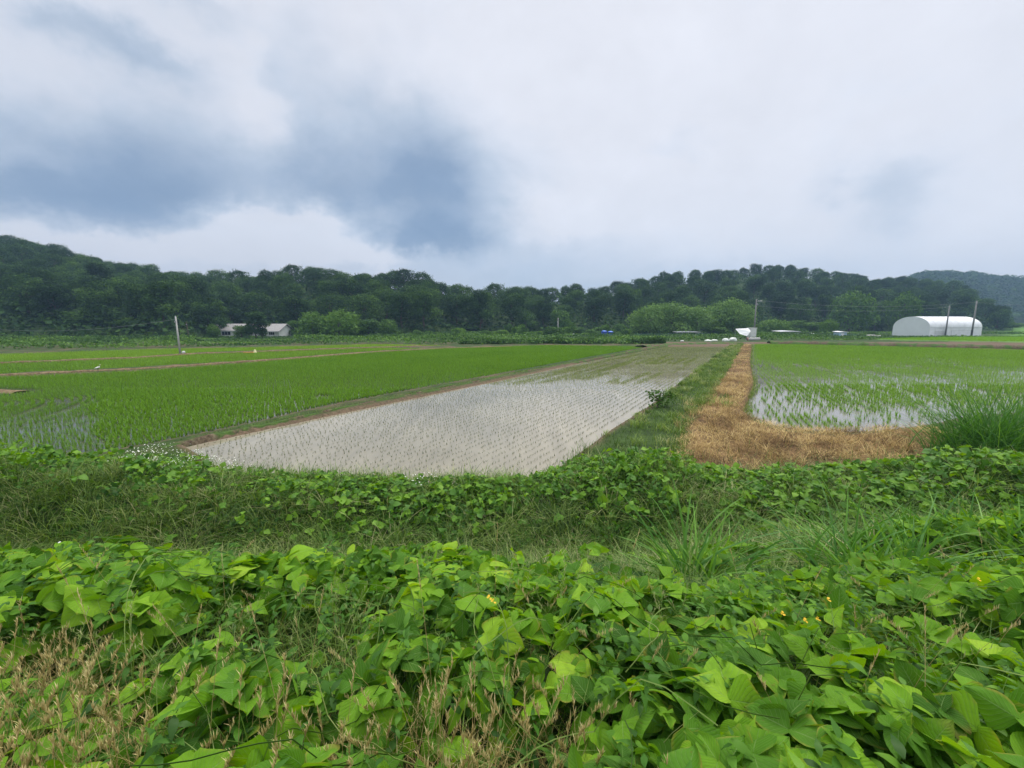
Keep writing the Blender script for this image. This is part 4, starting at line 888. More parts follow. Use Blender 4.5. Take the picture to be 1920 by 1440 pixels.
for k, (kd, u, v, Y, wp, lb) in enumerate([
    (WK[0], 1216, 572, 133, 78, 'leftmost pale rounded willow of the clump behind the netting'), (WK[1], 1262, 568, 135, 88, 'middle and tallest pale willow of the left clump'), (WK[0], 1305, 575, 133, 70, 'right-hand pale willow of the left clump, lower than its neighbour'),
    (WK[1], 1346, 568, 137, 74, 'pale rounded willow whose crown overlaps the tallest one on its left side'), (WK[0], 1376, 561, 136, 78, 'tallest pale rounded willow, beside the dark tall pole')]):
    T(kd, u, v, Y, wp, 'willow_tree', lb, 'tree', 'pale rounded willows')
for (kd, u, v, Y, wp, lb) in [
    (MK[1], 175, 583, 108, 92, 'bushy mid-green tree at the foot of the left hillside'), (MK[3], 222, 592, 109, 66, 'darker bushy tree between the two lighter ones left of the leaning pole'), (MK[0], 268, 592, 108, 84, 'rounded mid-green tree just left of the leaning pole'),
    (MK[1], 120, 606, 110, 60, 'low dark tree left of the bushy one under the left hillside'), (MK[0], 350, 601, 112, 50, 'broad low tree just right of the leaning pole'), (MK[0], 400, 607, 107, 26, 'flat-topped small tree in front of the white farmhouse wall'),
    (MK[3], 452, 609, 106, 30, 'round dark shrub-like tree hiding the middle of the farmhouse'), (MK[1], 492, 614, 108, 22, 'small dark tree left of the white gable wing'), (MK[0], 590, 584, 112, 66, 'bright leafy tree right of the farmhouse, left one of the pair'), (MK[2], 640, 581, 111, 80, 'bright leafy tree right of the farmhouse, larger one of the pair'),
    (MK[1], 690, 597, 114, 60, 'mid-green tree at the right of the bright pair'), (MK[0], 728, 598, 115, 52, 'last tree of the bright group, right end'), (MK[2], 1450, 598, 150, 62, 'yellowish green tree just right of the tall pole'), (MK[0], 1490, 600, 152, 54, 'green tree second right of the tall pole'),
    (MK[1], 1528, 603, 152, 56, 'darker green tree third right of the tall pole'), (MK[2], 1553, 599, 140, 34, 'small bright yellow-green tree beside the pale blue shed'), (MK[3], 555, 600, 120, 40, 'dark tree just right of the white gable wing'), (MK[1], 1050, 580, 158, 50, 'lighter rounded tree behind the thin post'),
    (MK[3], 985, 583, 156, 46, 'dark rounded tree left of the thin post'), (MK[1], 1340, 612, 130, 60, 'low dark green tree in front of the two willow groups'), (MK[0], 70, 612, 112, 70, 'low dark tree near the left frame edge')]:
    T(kd, u, v, Y, wp, 'field_tree', lb, 'tree', 'single trees along the foot of the wood')
T(PK, 480, 582, 106, 46, 'pine_tree', 'dark spreading pine standing in front of the farmhouse roof', 'tree'); 
T(MK[2], 1595, 546, 176, 84, 'field_tree', 'big lighter green tree on the hill foot right of the tall pole', 'tree', 'single trees along the foot of the wood'); T(MK[2], 1690, 548, 178, 62, 'field_tree', 'light green tree rising above the left end of the tunnel shed', 'tree', 'single trees along the foot of the wood')
T(MK[0], 1893, 604, 210, 50, 'field_tree', 'low tree right of the tunnel shed near the far terraces', 'tree')
# sapling leaning over the centre paddy
sx_, sy_ = G(1238, 765, .1); kd = mk_(.75, 1.0, 9, .05, 620, .10, 'mid_leaf', 61, .2, .6, .5); place_tree(kd, sx_, sy_, .05, 1.1, 'sapling', 'small dark green sapling leaning out over the right edge of the centre paddy', 'sapling', None, 0, .95)
# orchard bushes
zb = lambda u: 'left of the thin post' if u < 1046 else 'between the thin post and the blue tanks' if u < 1125 else 'right of the blue tanks, under the willows'
for k in range(58):
    u = 775 + k * 8.6 + random.uniform(-6, 6); Y = random.choice((124, 130, 137, 145)) + random.uniform(-2, 2); v = 628 - random.uniform(4, 20) * (1.1 if Y > 133 else .8)
    if 1118 < u < 1158 and Y < 142: Y = 146
    T(BK[k % 3], u, v, Y, random.uniform(22, 38), 'orchard_bush', ('front-row' if Y < 134 else 'back-row') + ' orchard bush ' + zb(u), 'bush', ('front' if Y < 134 else 'back') + ' row of orchard bushes ' + zb(u))
for k in range(20):
    u = -20 + k * 27 + random.uniform(-8, 8)
    if 372 < u < 540: u = u * .55 + 150
    if u > 372: continue
    Y = random.uniform(88, 96); T(BK[(k * 2) % 3], u, 640 - random.uniform(3, 14), Y, random.uniform(30, 58), 'hedge_bush', 'low bush at the left field edge, ' + ('left of the leaning pole' if u < 335 else 'just right of the leaning pole'), 'bush', 'low bushes at the left field edge' + (' left of the pole' if u < 335 else ' right of the pole'))
for k in range(16):
    u = 1430 + k * 17 + random.uniform(-5, 5); Y = random.uniform(128, 140); T(BK[k % 3], u, 628 - random.uniform(0, 7), Y, random.uniform(18, 30), 'hedge_bush', 'low bush, ' + ('between tall pole and blue shed' if u < 1573 else 'between blue shed and tunnel shed'), 'bush', 'low bushes between the tall pole and the tunnel shed' + (' left part' if u < 1573 else ' right part'))

# weeds between the fields and the wood, and the dark hedge strip
wd = Acc(); n = 90000; y = rng.uniform(60, 170, n); u = rng.uniform(-150, 2000, n); x = (u - 960) / 828 * y
df = np.min([sdp(P, x, y) for P in FIELDS + [P6, mudbank]], axis=0); yb = np.interp(u, YB[:, 0], YB[:, 1])
y0 = np.interp(u, [-150, 300, 500, 700, 860, 1200, 1260, 1380, 1440, 2000], [62, 68, 76, 78, 77, 77, 84, 92, 92, 96])
k = (df > .6) & (y < yb + 2) & (y > y0) & ~((u > 1640) & (y > 118) & (y < 140)); x, y, u = x[k], y[k], u[k]
hh = (1 - .85 * ((u > 365) & (u < 548))) * (.35 + 1.3 * fbm(x * .13, y * .13, 421, 3) ** 1.5) * ss(0, 1, u * 0 + 1) * np.where((u > 1000) & (u < 1420), .75, 1.0) * np.where(u > 1560, .4, 1)
z = ground(x, y) + hh * rng.uniform(0, 1, len(x)) ** .7
leafquads(wd, np.stack([x, y, z], -1), rng.normal(0, .7, (len(x), 3)) + [0, -.2, .6], rng.uniform(.22, .50, len(x)), np.clip(.45 + 1.6 * (fbm(x * .1, y * .16, 423, 3) - .5) + rng.normal(0, .15, len(x)), 0, 1))
tag(link('weeds', wd.mesh('weeds', M['mid_leaf'])), 'rough green weeds between the rice fields and the wood', 'weeds', kind='stuff')
hd = Acc(); n = 20000; u = rng.uniform(860, 1250, n); yy = 80 + rng.uniform(-1.2, 2.0, n) - np.interp(u, [860, 950], [3, 0]); x = (u - 960) / 828 * yy
k = rng.uniform(0, 1, n) < ss(.3, .6, fbm(x * .22, yy * .3, 433, 3)); x, yy, n = x[k], yy[k], int(k.sum())
z = ground(x, yy) + rng.uniform(0, 1, n) ** 1.4 * (.1 + 1.6 * fbm(x * .35, yy * .2, 431, 3) ** 1.3); leafquads(hd, np.stack([x, yy, z], -1), rng.normal(0, .8, (n, 3)) + [0, -.3, .6], rng.uniform(.15, .35, n), np.clip(rng.normal(.12, .12, n), 0, 1))
tag(link('dark_hedge', hd.mesh('dark_hedge', M['mid_leaf'])), 'dark low weedy hedge along the far edge of the left paddy', 'hedge', kind='stuff')

# ------------------------------------------------------------------ mesh helper for built things
class MB:
    def __init__(s): s.v, s.f = [], []
    def box(s, x0, x1, y0, y1, z0, z1):
        b = len(s.v); s.v += [(x, y, z) for z in (z0, z1) for x, y in ((x0, y0), (x1, y0), (x1, y1), (x0, y1))]
        s.f += [(b, b + 3, b + 2, b + 1), (b + 4, b + 5, b + 6, b + 7)] + [(b + k, b + (k + 1) % 4, b + 4 + (k + 1) % 4, b + 4 + k) for k in range(4)]; return s
    def cyl(s, p0, p1, r0, r1, n=14, cap=True):
        p0 = np.array(p0, float); p1 = np.array(p1, float); d = nrmz(p1 - p0); a = nrmz(np.cross(d, [.31, .95, .02] if abs(d[2]) > .5 else [0, 0, 1])); b_ = np.cross(d, a); b = len(s.v)
        for p, r in ((p0, r0), (p1, r1)): s.v += [tuple(p + (a * math.cos(q) + b_ * math.sin(q)) * r) for q in np.linspace(0, 2 * math.pi, n, endpoint=False)]
        s.f += [(b + k, b + (k + 1) % n, b + n + (k + 1) % n, b + n + k) for k in range(n)]
        if cap: s.f += [tuple(range(b, b + n))[::-1], tuple(range(b + n, b + 2 * n))]
        return s
    def poly(s, pts, faces): b = len(s.v); s.v += [tuple(p) for p in pts]; s.f += [tuple(b + i for i in f) for f in faces]; return s
    def build(s, name, mat, parent=None, smooth=False):
        me = bpy.data.meshes.new(name); me.from_pydata(s.v, [], s.f); me.materials.append(mat)
        bm = bmesh.new(); bm.from_mesh(me); bmesh.ops.recalc_face_normals(bm, faces=bm.faces); bm.to_mesh(me); bm.free()
        if smooth: me.polygons.foreach_set('use_smooth', [True] * len(me.polygons))
        return link(name, me, parent)

# utility poles
def pole(u, vb, vt, r, mat, label, arm=False, lean=(0, 0), stripes=False, z=.3, cap=False, Y=None):
    if Y is None: x, y = G(u, vb, z)
    else: y = Y; x = X(u, Y, z)
    z0 = float(ground(x, y)); h = Zat(vt, y) - z0; o = empty('utility_pole', (x, y, z0)); tag(o, label, 'pole', 'utility poles')
    top = (lean[0], lean[1], h); MB().cyl((0, 0, -.5), top, r, r * .62, 16).build('shaft', mat, o, True)
    if cap: MB().cyl((top[0], top[1], h), (top[0], top[1], h + .12), r * .7, r * .3).build('cap', M['metal'], o)
    if arm:
        MB().box(top[0] - .15, top[0] + 1.15, -.30, -.22, h - .55, h - .46).build('crossarm', M['metal'], o)
        for dxx in (.35, .72, 1.08): MB().cyl((top[0] + dxx, -.26, h - .46), (top[0] + dxx, -.26, h - .24), .06, .045, 10).build('insulator', M['whitewall'], o)
        MB().cyl((top[0] + .30, 0, h - 1.4), (top[0] + .30, 0, h - .9), .12, .12).build('switch_box', M['metal'], o)
    else:
        MB().box(-.10 + top[0] * .95, .10 + top[0] * .95, -r - .06, -r * .7, h - .7, h - .5).build('bracket', M['metal'], o)
    if stripes:
        mb = MB()
        for k in range(5): mb.cyl((0, 0, .35 + k * .30), (0.02, 0, .50 + k * .30), r * 1.06, r * 1.06, 14)
        mb.build('warning_band', M['black'], o)
    return o, (x + top[0], y + top[1], z0 + h)
_, pL = pole(338, 661, 594, .125, M['concrete'], 'leaning pale concrete pole standing in the bund left of the farmhouse', lean=(-.12, 0), cap=True)
_, pT = pole(1413, 638, 561, .20, M['pole_dark'], 'tall dark pole with a crossarm behind the white cabin at the path end', arm=True, Y=104)
_, pA = pole(1772, 631, 573, .20, M['pole_dark'], 'left of the two poles in front of the white tunnel shed', Y=118, lean=(.1, 0))
_, pB = pole(1821, 631, 564, .22, M['pole_dark'], 'taller right pole by the tunnel shed with dark warning bands at its foot', stripes=True, Y=116, lean=(.15, 0))
_, pM = pole(1046, 631, 596, .15, M['concrete'], 'thin pale post standing in the orchard left of the blue tanks', Y=122)
_, pS = pole(402, 640, 597, .09, M['concrete'], 'short thin grey mast poking above the farmhouse roof', Y=118)
_, pW = pole(355, 648, 603, .10, M['bark'], 'slim brown wooden pole leaning just right of the pale concrete pole', lean=(-.3, 0), Y=98)
def wire(p, q, sag, label, r=.014):
    a = Acc(); t = np.linspace(0, 1, 26)[:, None]; P = np.array(p)[None] * (1 - t) + np.array(q)[None] * t; P[:, 2] -= (4 * sag * t * (1 - t))[:, 0]; tubepath(a, P, r, .5)
    tag(link('overhead_wire', a.mesh('overhead_wire', M['wire'])), label, 'cable', 'cables between the poles')
wire((pT[0] + .7, pT[1], pT[2] - .3), (pB[0], pB[1], pB[2] - .3), 1.3, 'upper cable from the tall pole to the taller tunnel-shed pole')
wire((pT[0] + .3, pT[1], pT[2] - 1.5), (pA[0], pA[1], pA[2] - .3), 1.2, 'lower cable from the tall pole to the left tunnel-shed pole')
wire((pB[0], pB[1], pB[2] - .4), (pB[0] + 60, pB[1] + 14, pB[2] + .5), 1.0, 'cable leaving the taller tunnel-shed pole to the right')
wire((pL[0], pL[1], pL[2] - .3), (pL[0] - 70, pL[1] + 34, pL[2] - .8), 1.5, 'cable running left from the leaning pale pole')

# ------------------------------------------------------------------ farmhouses
def gable_house(x, y, z, L, D, hw, hr, rz, label, wins, over=.5, door=None):
    o = empty('farmhouse', (x, y, z), rz); tag(o, label, 'house')
    mb = MB().box(-L / 2, L / 2, 0, D, -.3, hw); mb.poly([(-L / 2, 0, hw), (-L / 2, D, hw), (-L / 2, D / 2, hr - .12), (L / 2, 0, hw), (L / 2, D, hw), (L / 2, D / 2, hr - .12)], [(0, 1, 2), (3, 5, 4)]); mb.build('wall', M['whitewall'], o)
    ex = L / 2 + over; k = (hr - hw) / (D / 2); ey = over; ze = hw - k * ey; th = .14
    pts = []
    for xs in (-ex, ex): pts += [(xs, -ey, ze), (xs, D / 2, hr), (xs, D + ey, ze), (xs, D + ey, ze + th), (xs, D / 2, hr + th), (xs, -ey, ze + th)]
    MB().poly(pts, [(0, 1, 4, 5), (1, 2, 3, 4), (6, 11, 10, 7), (7, 10, 9, 8), (0, 6, 7, 1), (1, 7, 8, 2), (3, 9, 10, 4), (4, 10, 11, 5), (0, 5, 11, 6), (2, 8, 9, 3)]).build('roof', M['roof'], o)
    for (wx, ww, wz, wh) in wins:
        f = MB().box(wx - ww / 2 - .08, wx + ww / 2 + .08, -.05, .0, wz - .08, wz + wh + .08).build('window', M['whitewall'], o)
        mb = MB(); m_ = 3
        for q in range(m_): w0 = wx - ww / 2 + ww * q / m_ + .04; mb.box(w0, w0 + ww / m_ - .08, -.075, -.051, wz, wz + wh)
        mb.build('pane', M['glass'], f)
    MB().box(-ex, ex, -ey - .06, -ey + .0, ze - .10, ze + .04).build('gutter', M['palebox'], o)
    return o
zx = lambda x, y: float(ground(x, y))
Y = 116; x = X(412, Y, 2); hz = Zat(632, Y) - .2
gable_house(x, Y, hz, 9.2, 7, Zat(619, Y) - hz, Zat(608, Y) - hz, .06, 'low white farmhouse with a grey roof behind the flat-topped small tree', [(-2.6, 1.7, .75, .85), (1.6, 2.2, .75, .9)])
x = X(507, Y - 2, 2); gable_house(x, Y - 2, hz, 4.6, 6, Zat(619.5, Y) - hz, Zat(608, Y) - hz, -.12, 'small white gable wing with grey roof and dark panes, right of the dark pine', [(.3, 1.5, .85, .85)])
x = X(466, Y + 4, 2); gable_house(x, Y + 4, hz, 7.5, 6, Zat(619, Y) - hz, Zat(608.5, Y) - hz, .02, 'grey-roofed middle house almost hidden behind dark trees', [(0, 1.5, .8, .8)])

# ------------------------------------------------------------------ white tunnel shed
def tunnel(label):
    Rb = 148.0
    A = np.array([X(1673, 128, 1), 128.0]); 
    bx, by = X(1742, 118, 1), 118.0; B = np.array([bx, by])
    d = A - B; Wd = 11.6; d = d / np.linalg.norm(d); e = np.array([-d[1], d[0]]); e = e if e[0] > 0 else -e
    # length so that the far near-side corner lands at the right silhouette
    best = min(np.arange(8, 40, .1), key=lambda L: abs(float(U(*(B + e * L), 1)) - 1840))
    Wd = min(np.arange(4, 24, .1), key=lambda W: abs(float(U(*(B + d * W), 1)) - 1673)); print('tunnel', Wd, best, B)
    z0 = zx(*B) ; hgt = Zat(593, by) - z0; hs = Zat(614, by) - z0
    o = empty('tunnel_shed', (B[0], B[1], z0)); tag(o, label, 'greenhouse')
    arch = [(0, 0)] + [(Wd / 2 - Wd / 2 * math.cos(q), hs + (hgt - hs) * math.sin(q)) for q in np.linspace(0, math.pi, 23)] + [(Wd, 0)]
    n = len(arch); nb = 14
    def P(a, l, z, off=0): return (d[0] * a + e[0] * l, d[1] * a + e[1] * l, z)
    pts = []; fc = []
    for j in range(nb + 1):
        for a, z in arch: pts.append(P(a, best * j / nb, z))
    for j in range(nb):
        for i in range(n - 1): fc.append((j * n + i, (j + 1) * n + i, (j + 1) * n + i + 1, j * n + i + 1))
    r = MB().poly(pts, fc).build('roof_skin', M['film'], o, True)
    MB().poly([P(a, .03, z) for a, z in arch], [tuple(range(n))]).build('end_wall', M['film_end'], o)
    MB().poly([P(a, best - .03, z) for a, z in arch], [tuple(range(n))]).build('end_wall', M['film_end'], o)
    def strip(l0, l1, za, zb, t, name, mat):   # slab proud of the near side wall
        MB().poly([P(-t, l0, za), P(-t, l1, za), P(-t, l1, zb), P(-t, l0, zb), P(-.003, l0, za), P(-.003, l1, za), P(-.003, l1, zb), P(-.003, l0, zb)], [(0, 1, 2, 3), (4, 7, 6, 5), (0, 4, 5, 1), (1, 5, 6, 2), (2, 6, 7, 3), (3, 7, 4, 0)]).build(name, mat, o)
    strip(.1, best - .1, hs - .10, hs + .02, .07, 'side_rail', M['palebox'])
    a0, a1 = best * .42, best * .80
    strip(a0, a1, .05, hs * .62, .05, 'sliding_door', M['film'])
    strip(a0 - .12, a0, 0, hs * .66, .08, 'door_post', M['palebox']); strip(a1, a1 + .12, 0, hs * .66, .08, 'door_post', M['palebox']); strip(a0, a1, hs * .62, hs * .66, .08, 'door_lintel', M['palebox'])
    strip(best * .1, best * .3, hs * .2, hs * .65, .04, 'vent_panel', M['palebox'])
    for k in range(1, 9):     # ribs over the skin
        l = best * k / 9; pp = []; ff = []
        for a, z in arch:
            ca, cz = a - Wd / 2, z; m_ = math.hypot(ca, max(z - hs, 0) * 1.0) + 1e-6; na_, nz = (ca / m_, max(z - hs, 0) / m_) if z > hs else (math.copysign(1, ca), 0)
            pp += [P(a, l - .03, z), P(a, l + .03, z), P(a + na_ * .035, l + .03, z + nz * .035), P(a + na_ * .035, l - .03, z + nz * .035)]
        for i in range(n - 1): ff += [(4 * i + 2, 4 * i + 6, 4 * i + 7, 4 * i + 3), (4 * i, 4 * i + 3, 4 * i + 7, 4 * i + 4), (4 * i + 1, 4 * i + 5, 4 * i + 6, 4 * i + 2)]
        MB().poly(pp, ff).build('rib', M['film'], o)
tunnel('big white arched tunnel shed, end wall greyed for shade, right of the fields')

# ------------------------------------------------------------------ things at the end of the path
def at(u, v, Y): x = X(u, Y, 1); return x, Y
Y = 101; x = X(1412, Y, 1); z0 = Zat(634, Y); o = empty('white_cabin', (x, Y, z0), .12); tag(o, 'narrow white upright cabin in front of the tall dark pole', 'cabin'); hh = Zat(615.5, Y) - z0
MB().box(-.72, .72, 0, 1.3, 0, hh)  .build('body', M['whitewall'], o); MB().box(-.80, .80, -.08, 1.38, hh + .002, hh + .12).build('roof', M['whitewall'], o)
dd = MB().box(-.58, .42, -.04, -.002, .1, hh - .12).build('door', M['whitewall'], o); MB().box(.28, .34, -.09, -.041, hh * .45, hh * .53).build('handle', M['metal'], dd)
MB().box(.50, .72, -.06, -.003, 0, hh).build('corner_post', M['whitewall'], o)
# leaning white sheet shelter
Y = 100; P = [(X(1379, Y, 2), Y, Zat(617, Y)), (X(1405, Y, 2), Y + .4, Zat(616, Y)), (X(1405, Y, 2), Y - .6, Zat(621, Y)), (X(1396, Y, 2), Y - 1.2, Zat(630, Y)), (X(1384, Y, 2), Y - .8, Zat(626, Y))]
c = np.mean(P, 0); o = empty('sheet_shelter', (c[0], c[1], zx(c[0], c[1]))); tag(o, 'tilted white sheet shelter left of the narrow white cabin', 'shelter'); b = np.array([c[0], c[1], zx(c[0], c[1])])
Q = [np.array(p) - b for p in P]; n = 5; MB().poly([q for q in Q] + [q + [0, .08, .06] for q in Q], [tuple(range(n)), tuple(range(2 * n - 1, n - 1, -1))] + [(k, (k + 1) % n, n + (k + 1) % n, n + k) for k in range(n)]).build('sheet', M['tarp'], o)
for q in (Q[0], Q[1], Q[3]): MB().cyl((q[0], q[1] + .1, -.1), (q[0], q[1] + .1, q[2] - .01), .05, .05, 8).build('support', M['metal'], o)
# big pipe lying across the path end
Y = 92; xa, xb = X(1400, Y, 1), X(1429, Y, 1); zc = Zat(636.2, Y); o = empty('culvert_pipe', (xa, Y, zc - .3)); tag(o, 'grey pipe with a dark rusty open end across the straw path end', 'pipe'); L = xb - xa
n = 18; mb = MB(); ring = lambda xx, r: [(xx, .9 * xx / L + r * math.cos(q), .3 + r * math.sin(q)) for q in np.linspace(0, 2 * math.pi, n, endpoint=False)]
mb.poly(ring(0, .36) + ring(L, .36) + ring(L, .29) + ring(0, .29), [(k + n * j, (k + 1) % n + n * j, (k + 1) % n + n * ((j + 1) % 4), k + n * ((j + 1) % 4)) for j in range(4) for k in range(n)]); mb.build('pipe_body', M['concrete'], o, True)
mb = MB(); mb.poly(ring(-.03, .40) + ring(.30, .40) + ring(.30, .365) + ring(-.03, .365), [(k + n * j, (k + 1) % n + n * j, (k + 1) % n + n * ((j + 1) % 4), k + n * ((j + 1) % 4)) for j in range(4) for k in range(n)]); mb.build('collar', M['rust'], o, True)
mb = MB(); mb.poly(ring(.25, .285), [tuple(range(n))]); mb.build('pipe_shade_disc', M['black'], o)  # black disc painted in for the shade inside the open pipe
# heaps of white sacks
def lump(name, u, v, Y, wpx, hpx, label, cat, mat, group=None, seed=0):
    x = X(u, Y, .8); zt = Zat(v, Y); w_ = wpx * Y / F / 2; h_ = hpx * Y / F
    bm = bmesh.new(); bmesh.ops.create_icosphere(bm, subdivisions=4, radius=1); r = np.array([q.co[:] for q in bm.verts])
    k = .72 + .55 * fbm(r[:, 0] * 1.7 + seed, r[:, 1] * 1.7 + r[:, 2] * 2.1, 500 + seed, 4) + .10 * np.abs(vn(r[:, 0] * 5 + r[:, 2] * 4, r[:, 1] * 5, 510 + seed) - .5)
    for q, kk in zip(bm.verts, k): q.co = (q.co.x * kk * w_, q.co.y * kk * w_ * .7, q.co.z * kk * h_ * .5)
    me = bpy.data.meshes.new(name); bm.to_mesh(me); bm.free(); me.materials.append(mat); me.polygons.foreach_set('use_smooth', [True] * len(me.polygons))
    o = link(name, me, None, (x, Y, zt - h_ * .45)); return tag(o, label, cat, group)
lump('sack', 1328, 637, 90, 13, 6.5, 'left white sack of the pile on the mud bank left of the path end', 'sack', M['sack'], 'white sacks on the mud bank', 1)
lump('sack', 1340, 636.5, 90.6, 12, 6.5, 'right white sack of the left pile on the mud bank', 'sack', M['sack'], 'white sacks on the mud bank', 2)
lump('sack', 1361, 634.8, 89.4, 13, 8, 'greyish green-white sack nearest the path end, left of the tall white one', 'sack', M['sack'], 'white sacks on the mud bank', 3)
lump('sack', 1374, 633.2, 90, 15, 9.5, 'largest white sack, closest to the path end', 'sack', M['sack'], 'white sacks on the mud bank', 4)
lump('sack', 1312, 635, 96, 6, 3.5, 'small white bag left of the sack piles', 'sack', M['sack'], None, 5)
lump('sack', 1279, 638, 84, 7, 3, 'flat white bag at the left end of the mud bank', 'sack', M['sack'], None, 6)
lump('sack', 343, 658.5, 56, 6, 5, 'small white bag at the foot of the leaning pale pole', 'bag', M['sack'], None, 7)
# yellowish covered thing on the far-left bund
x, y = G(478, 659, .25); o = empty('covered_stake', (x, y, .1)); o.scale = (.7, .7, .7); tag(o, 'pale yellow cone-shaped cover at the end of an orange board on the far bund', 'cover')
MB().cyl((0, 0, 0), (0, 0, .62), .34, .08, 12).build('cone', M['yellow'], o)
x, y = G(468, 660, .25); o = tag(MB().box(x - .75, x + .5, y - .12, y + .12, .14, .24).build('board', M['orange']), 'orange-brown board lying on the far bund left of the pale cone', 'board')
# white egret on the near-left bund
x, y = G(184, 694, .25); o = empty('egret', (x, y, .20), .3); o.scale = (.72, .72, .72); tag(o, 'white egret standing on the brown bund at the left', 'bird')
def ell(c, r, mat, name, par, rot=0):
    bm = bmesh.new(); bmesh.ops.create_uvsphere(bm, u_segments=14, v_segments=9, radius=1)
    for q in bm.verts: xx, zz = q.co.x * r[0] * (1 - .35 * (q.co.x > 0) * q.co.x), q.co.z * r[2]; q.co = (c[0] + xx * math.cos(rot) - zz * math.sin(rot), c[1] + q.co.y * r[1], c[2] + xx * math.sin(rot) + zz * math.cos(rot))
    me = bpy.data.meshes.new(name); bm.to_mesh(me); bm.free(); me.materials.append(mat); me.polygons.foreach_set('use_smooth', [True] * len(me.polygons)); return link(name, me, par)
a = Acc(); prof = [(-.34, 0, .26, .02), (-.22, 0, .30, .07), (-.05, 0, .34, .11), (.08, 0, .37, .10), (.16, 0, .42, .055), (.17, 0, .50, .032), (.13, 0, .57, .027), (.17, 0, .63, .028), (.23, 0, .65, .035), (.28, 0, .645, .02)]
tubepath(a, [p[:3] for p in prof], [p[3] for p in prof], .5); link('body', a.mesh('body', M['feather'], True), o)
MB().cyl((.27, 0, .645), (.38, 0, .625), .014, .003, 8).build('beak', M['petal_y'], o)
for s in (-.03, .03): MB().cyl((-.02, s, -.06), (0, s, .28), .008, .012, 6).build('leg', M['black'], o)
# blue water tanks
for u, v0, v1, lb in ((1133, 621, 631, 'left blue water tank in the orchard'), (1145, 622, 631, 'right blue water tank in the orchard, slightly lower')):
    Y = 126; x = X(u, Y, 2); z0 = Zat(v1, Y) - .4; h = Zat(v0, Y) - z0; o = empty('water_tank', (x, Y, z0)); tag(o, lb, 'tank', 'pair of blue water tanks'); r = 5.3 * Y / F
    mb = MB()
    for k in range(5): mb.cyl((0, 0, h * k / 5), (0, 0, h * (k + .82) / 5), r, r, 24).cyl((0, 0, h * (k + .82) / 5 + .001), (0, 0, h * (k + 1) / 5 - .001), r * .97, r * .97, 24, False)
    mb.build('tank_body', M['blue'], o); mb = MB().cyl((0, 0, h), (0, 0, h + .16), r * 1.02, r * .45, 24).cyl((0, 0, h + .162), (0, 0, h + .25), .25, .25, 12); mb.build('lid', M['bluelid'], o)
# open shed with a pale roof, little sheds, covered heap
def shed(u0, u1, vt, vb, Y, D, name, label, cat, wall, roof, open_=False, tilt=.12, win=False):
    xa, xb = X(u0, Y, 2), X(u1, Y, 2); z0 = min(Zat(vb, Y), zx((xa + xb) / 2, Y)); o = empty(name, ((xa + xb) / 2, Y, z0)); tag(o, label, cat); L = (xb - xa) / 2; h = Zat(vt, Y) - z0
    if open_:
        for sx2 in (-L + .1, 0, L - .1):
            for sy2 in (.1, D - .1): MB().cyl((sx2, sy2, 0), (sx2, sy2, h - .1), .06, .06, 8).build('post', M['metal'], o)
        MB().box(-L * .98, -L * .1, D - .08, D - .02, 0, h * .7).build('back_wall', wall, o); MB().box(L - .5, L, .3, 1.2, 0, h * .75).build('cupboard', M['palebox'], o)
    else: MB().box(-L, L, 0, D, 0, h - .1).build('wall', wall, o); MB().box(-L * .45, L * .25, -.05, -.002, .05, h * .75).build('door', roof, o)
    if win: MB().box(L * .35, L * .8, -.05, -.002, h * .45, h * .75).build('window', M['glass'], o)
    e = .25; MB().poly([(-L - e, -e, h - .09), (L + e, -e, h - .09), (L + e, D + e, h - .09 + tilt), (-L - e, D + e, h - .09 + tilt), (-L - e, -e, h), (0, -e, h + .14), (L + e, -e, h), (L + e, D + e, h + tilt), (0, D + e, h + tilt + .14), (-L - e, D + e, h + tilt)],
        [(0, 3, 2, 1), (4, 5, 8, 9), (5, 6, 7, 8), (0, 1, 6, 5, 4), (3, 9, 8, 7, 2), (0, 4, 9, 3), (1, 2, 7, 6)]).build('roof', roof, o); return o
shed(1464, 1500, 621.5, 633, 128, 4, 'open_shed', 'open lean-to with a flat whitish roof under the trees right of the tall pole', 'shed', M['net'], M['palebox'], True)
shed(1574, 1589, 622.5, 632, 126, 2.2, 'blue_shed', 'small pale blue shed beside the bright yellow-green tree', 'shed', M['shed_blue'], M['film'], False)
shed(1524, 1531, 626, 631, 130, 1.6, 'small_shed', 'tiny grey shed with a pale frame left of the pale blue shed', 'shed', M['palebox'], M['film'], False)
shed(1033, 1078, 627, 632, 127, 3, 'bench_canopy', 'very low canopy with a thin pale roof just right of the thin post', 'canopy', M['net'], M['palebox'], True)
shed(1270, 1312, 622.5, 629, 127, 3, 'net_canopy', 'low pale canopy in the netted garden under the willows', 'canopy', M['net'], M['palebox'], True)
lump('covered_heap', 1634, 627.5, 122, 20, 6, 'low heap under a dark grey cover left of the tunnel shed', 'heap', M['roof'], None, 9)
lump('covered_heap', 1650, 629, 121, 10, 4, 'small pale heap next to the dark covered heap', 'heap', M['palebox'], None, 10)
lump('covered_heap', 1545, 630.5, 126, 10, 3, 'small pale grey heap between the two little sheds', 'heap', M['palebox'], None, 11)
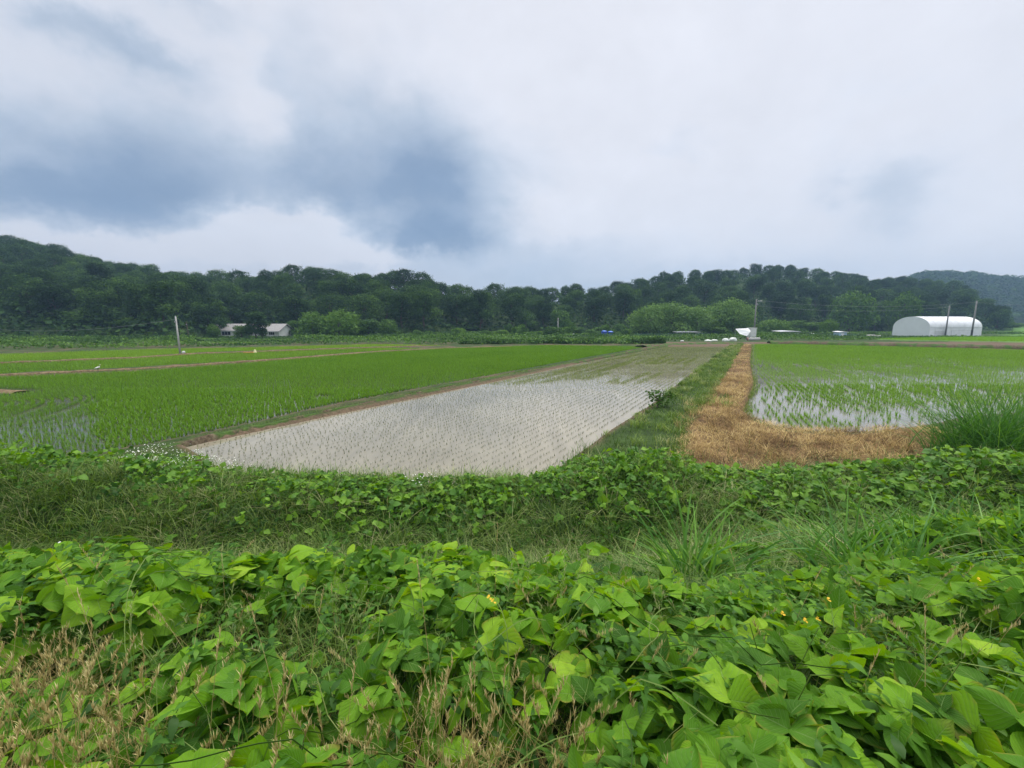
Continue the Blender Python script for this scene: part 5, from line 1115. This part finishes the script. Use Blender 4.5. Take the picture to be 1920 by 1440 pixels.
# garden netting on posts
def fence(u0, u1, Y, vt, vb, name, label, np_, mat):
    xa, xb = X(u0, Y, 2), X(u1, Y, 2); z0 = zx((xa + xb) / 2, Y); z0 = min(z0, Zat(vb, Y)); o = empty(name, ((xa + xb) / 2, Y, z0)); tag(o, label, 'fence'); L = (xb - xa) / 2; h = Zat(vt, Y) - z0
    for k in range(np_): xx = -L + 2 * L * k / (np_ - 1); MB().cyl((xx, 0, -.2), (xx, 0, h + .1), .035, .035, 8).build('post', M['metal'], o)
    mb = MB()
    for k in range(int(2 * L / .35)): xx = -L + k * .35; mb.box(xx - .016, xx + .016, .045, .055, 0, h)
    for k in range(9): z = h * (k + .5) / 9; mb.box(-L, L, .06, .07, z - .018, z + .018)
    mb.build('netting', mat, o)
fence(1190, 1330, 121, 625, 637, 'garden_fence', 'green garden netting in front of the pale willows', 12, M['net'])
fence(860, 1000, 121, 629, 636, 'garden_fence', 'low green netting along the orchard left of the thin post', 10, M['net'])
fence(1500, 1610, 126, 626, 633, 'garden_fence', 'grey-green netting between the lean-to and the covered heap', 9, M['net'])
# pale track edge behind the hedge
for (a, b, v, Y, lb) in ((740, 860, 632.5, 112, 'pale concrete track edge behind the bright field-edge trees'), (960, 1110, 637, 100, 'left part of the pale concrete kerb beyond the dark hedge'), (1130, 1215, 636.4, 101, 'right part of the pale concrete kerb beyond the dark hedge')):
    xa, xb = X(a, Y, 1), X(b, Y, 1); zt = Zat(v, Y); tag(MB().box(xa, xb, Y, Y + .5, zt - .6, zt).build('concrete_kerb', M['concrete']), lb, 'kerb')

# ------------------------------------------------------------------ air
hb = MB().box(-900, 1400, -30, 1000, -2.5, 130).build('haze', None); hb.data.materials.clear()
m, t = newmat('air'); pv = t.nodes.new('ShaderNodeVolumePrincipled'); pv.inputs['Color'].default_value = (.42, .66, 1.0, 1); pv.inputs['Density'].default_value = .00045; pv.inputs['Anisotropy'].default_value = 0
o_ = t.nodes.new('ShaderNodeOutputMaterial'); t.links.new(pv.outputs[0], o_.inputs['Volume']); hb.data.materials.append(m)
tag(hb, 'thin bluish haze over the valley', 'haze', kind='stuff')

# neighbours in one row are told apart by their order from the left
ORD = ('first second third fourth fifth sixth seventh eighth ninth tenth eleventh twelfth thirteenth fourteenth fifteenth sixteenth seventeenth eighteenth nineteenth twentieth').split()
same = {}
for o in C.objects:
    if o.parent is None and 'label' in o and o.name.split('.')[0] in ('forest_tree', 'orchard_bush', 'hedge_bush'): same.setdefault(o['label'], []).append(o)
for lb, L in same.items():
    if len(L) < 2: continue
    L.sort(key=lambda o: float(U(o.location.x, o.location.y, 3)))
    for k, o in enumerate(L):
        q = ORD[k] if k < 20 else 'number %d' % (k + 1)
        o['label'] = (q + ' from left, ' + lb)
print('longest label', max(len(o['label'].split()) for o in C.objects if 'label' in o))
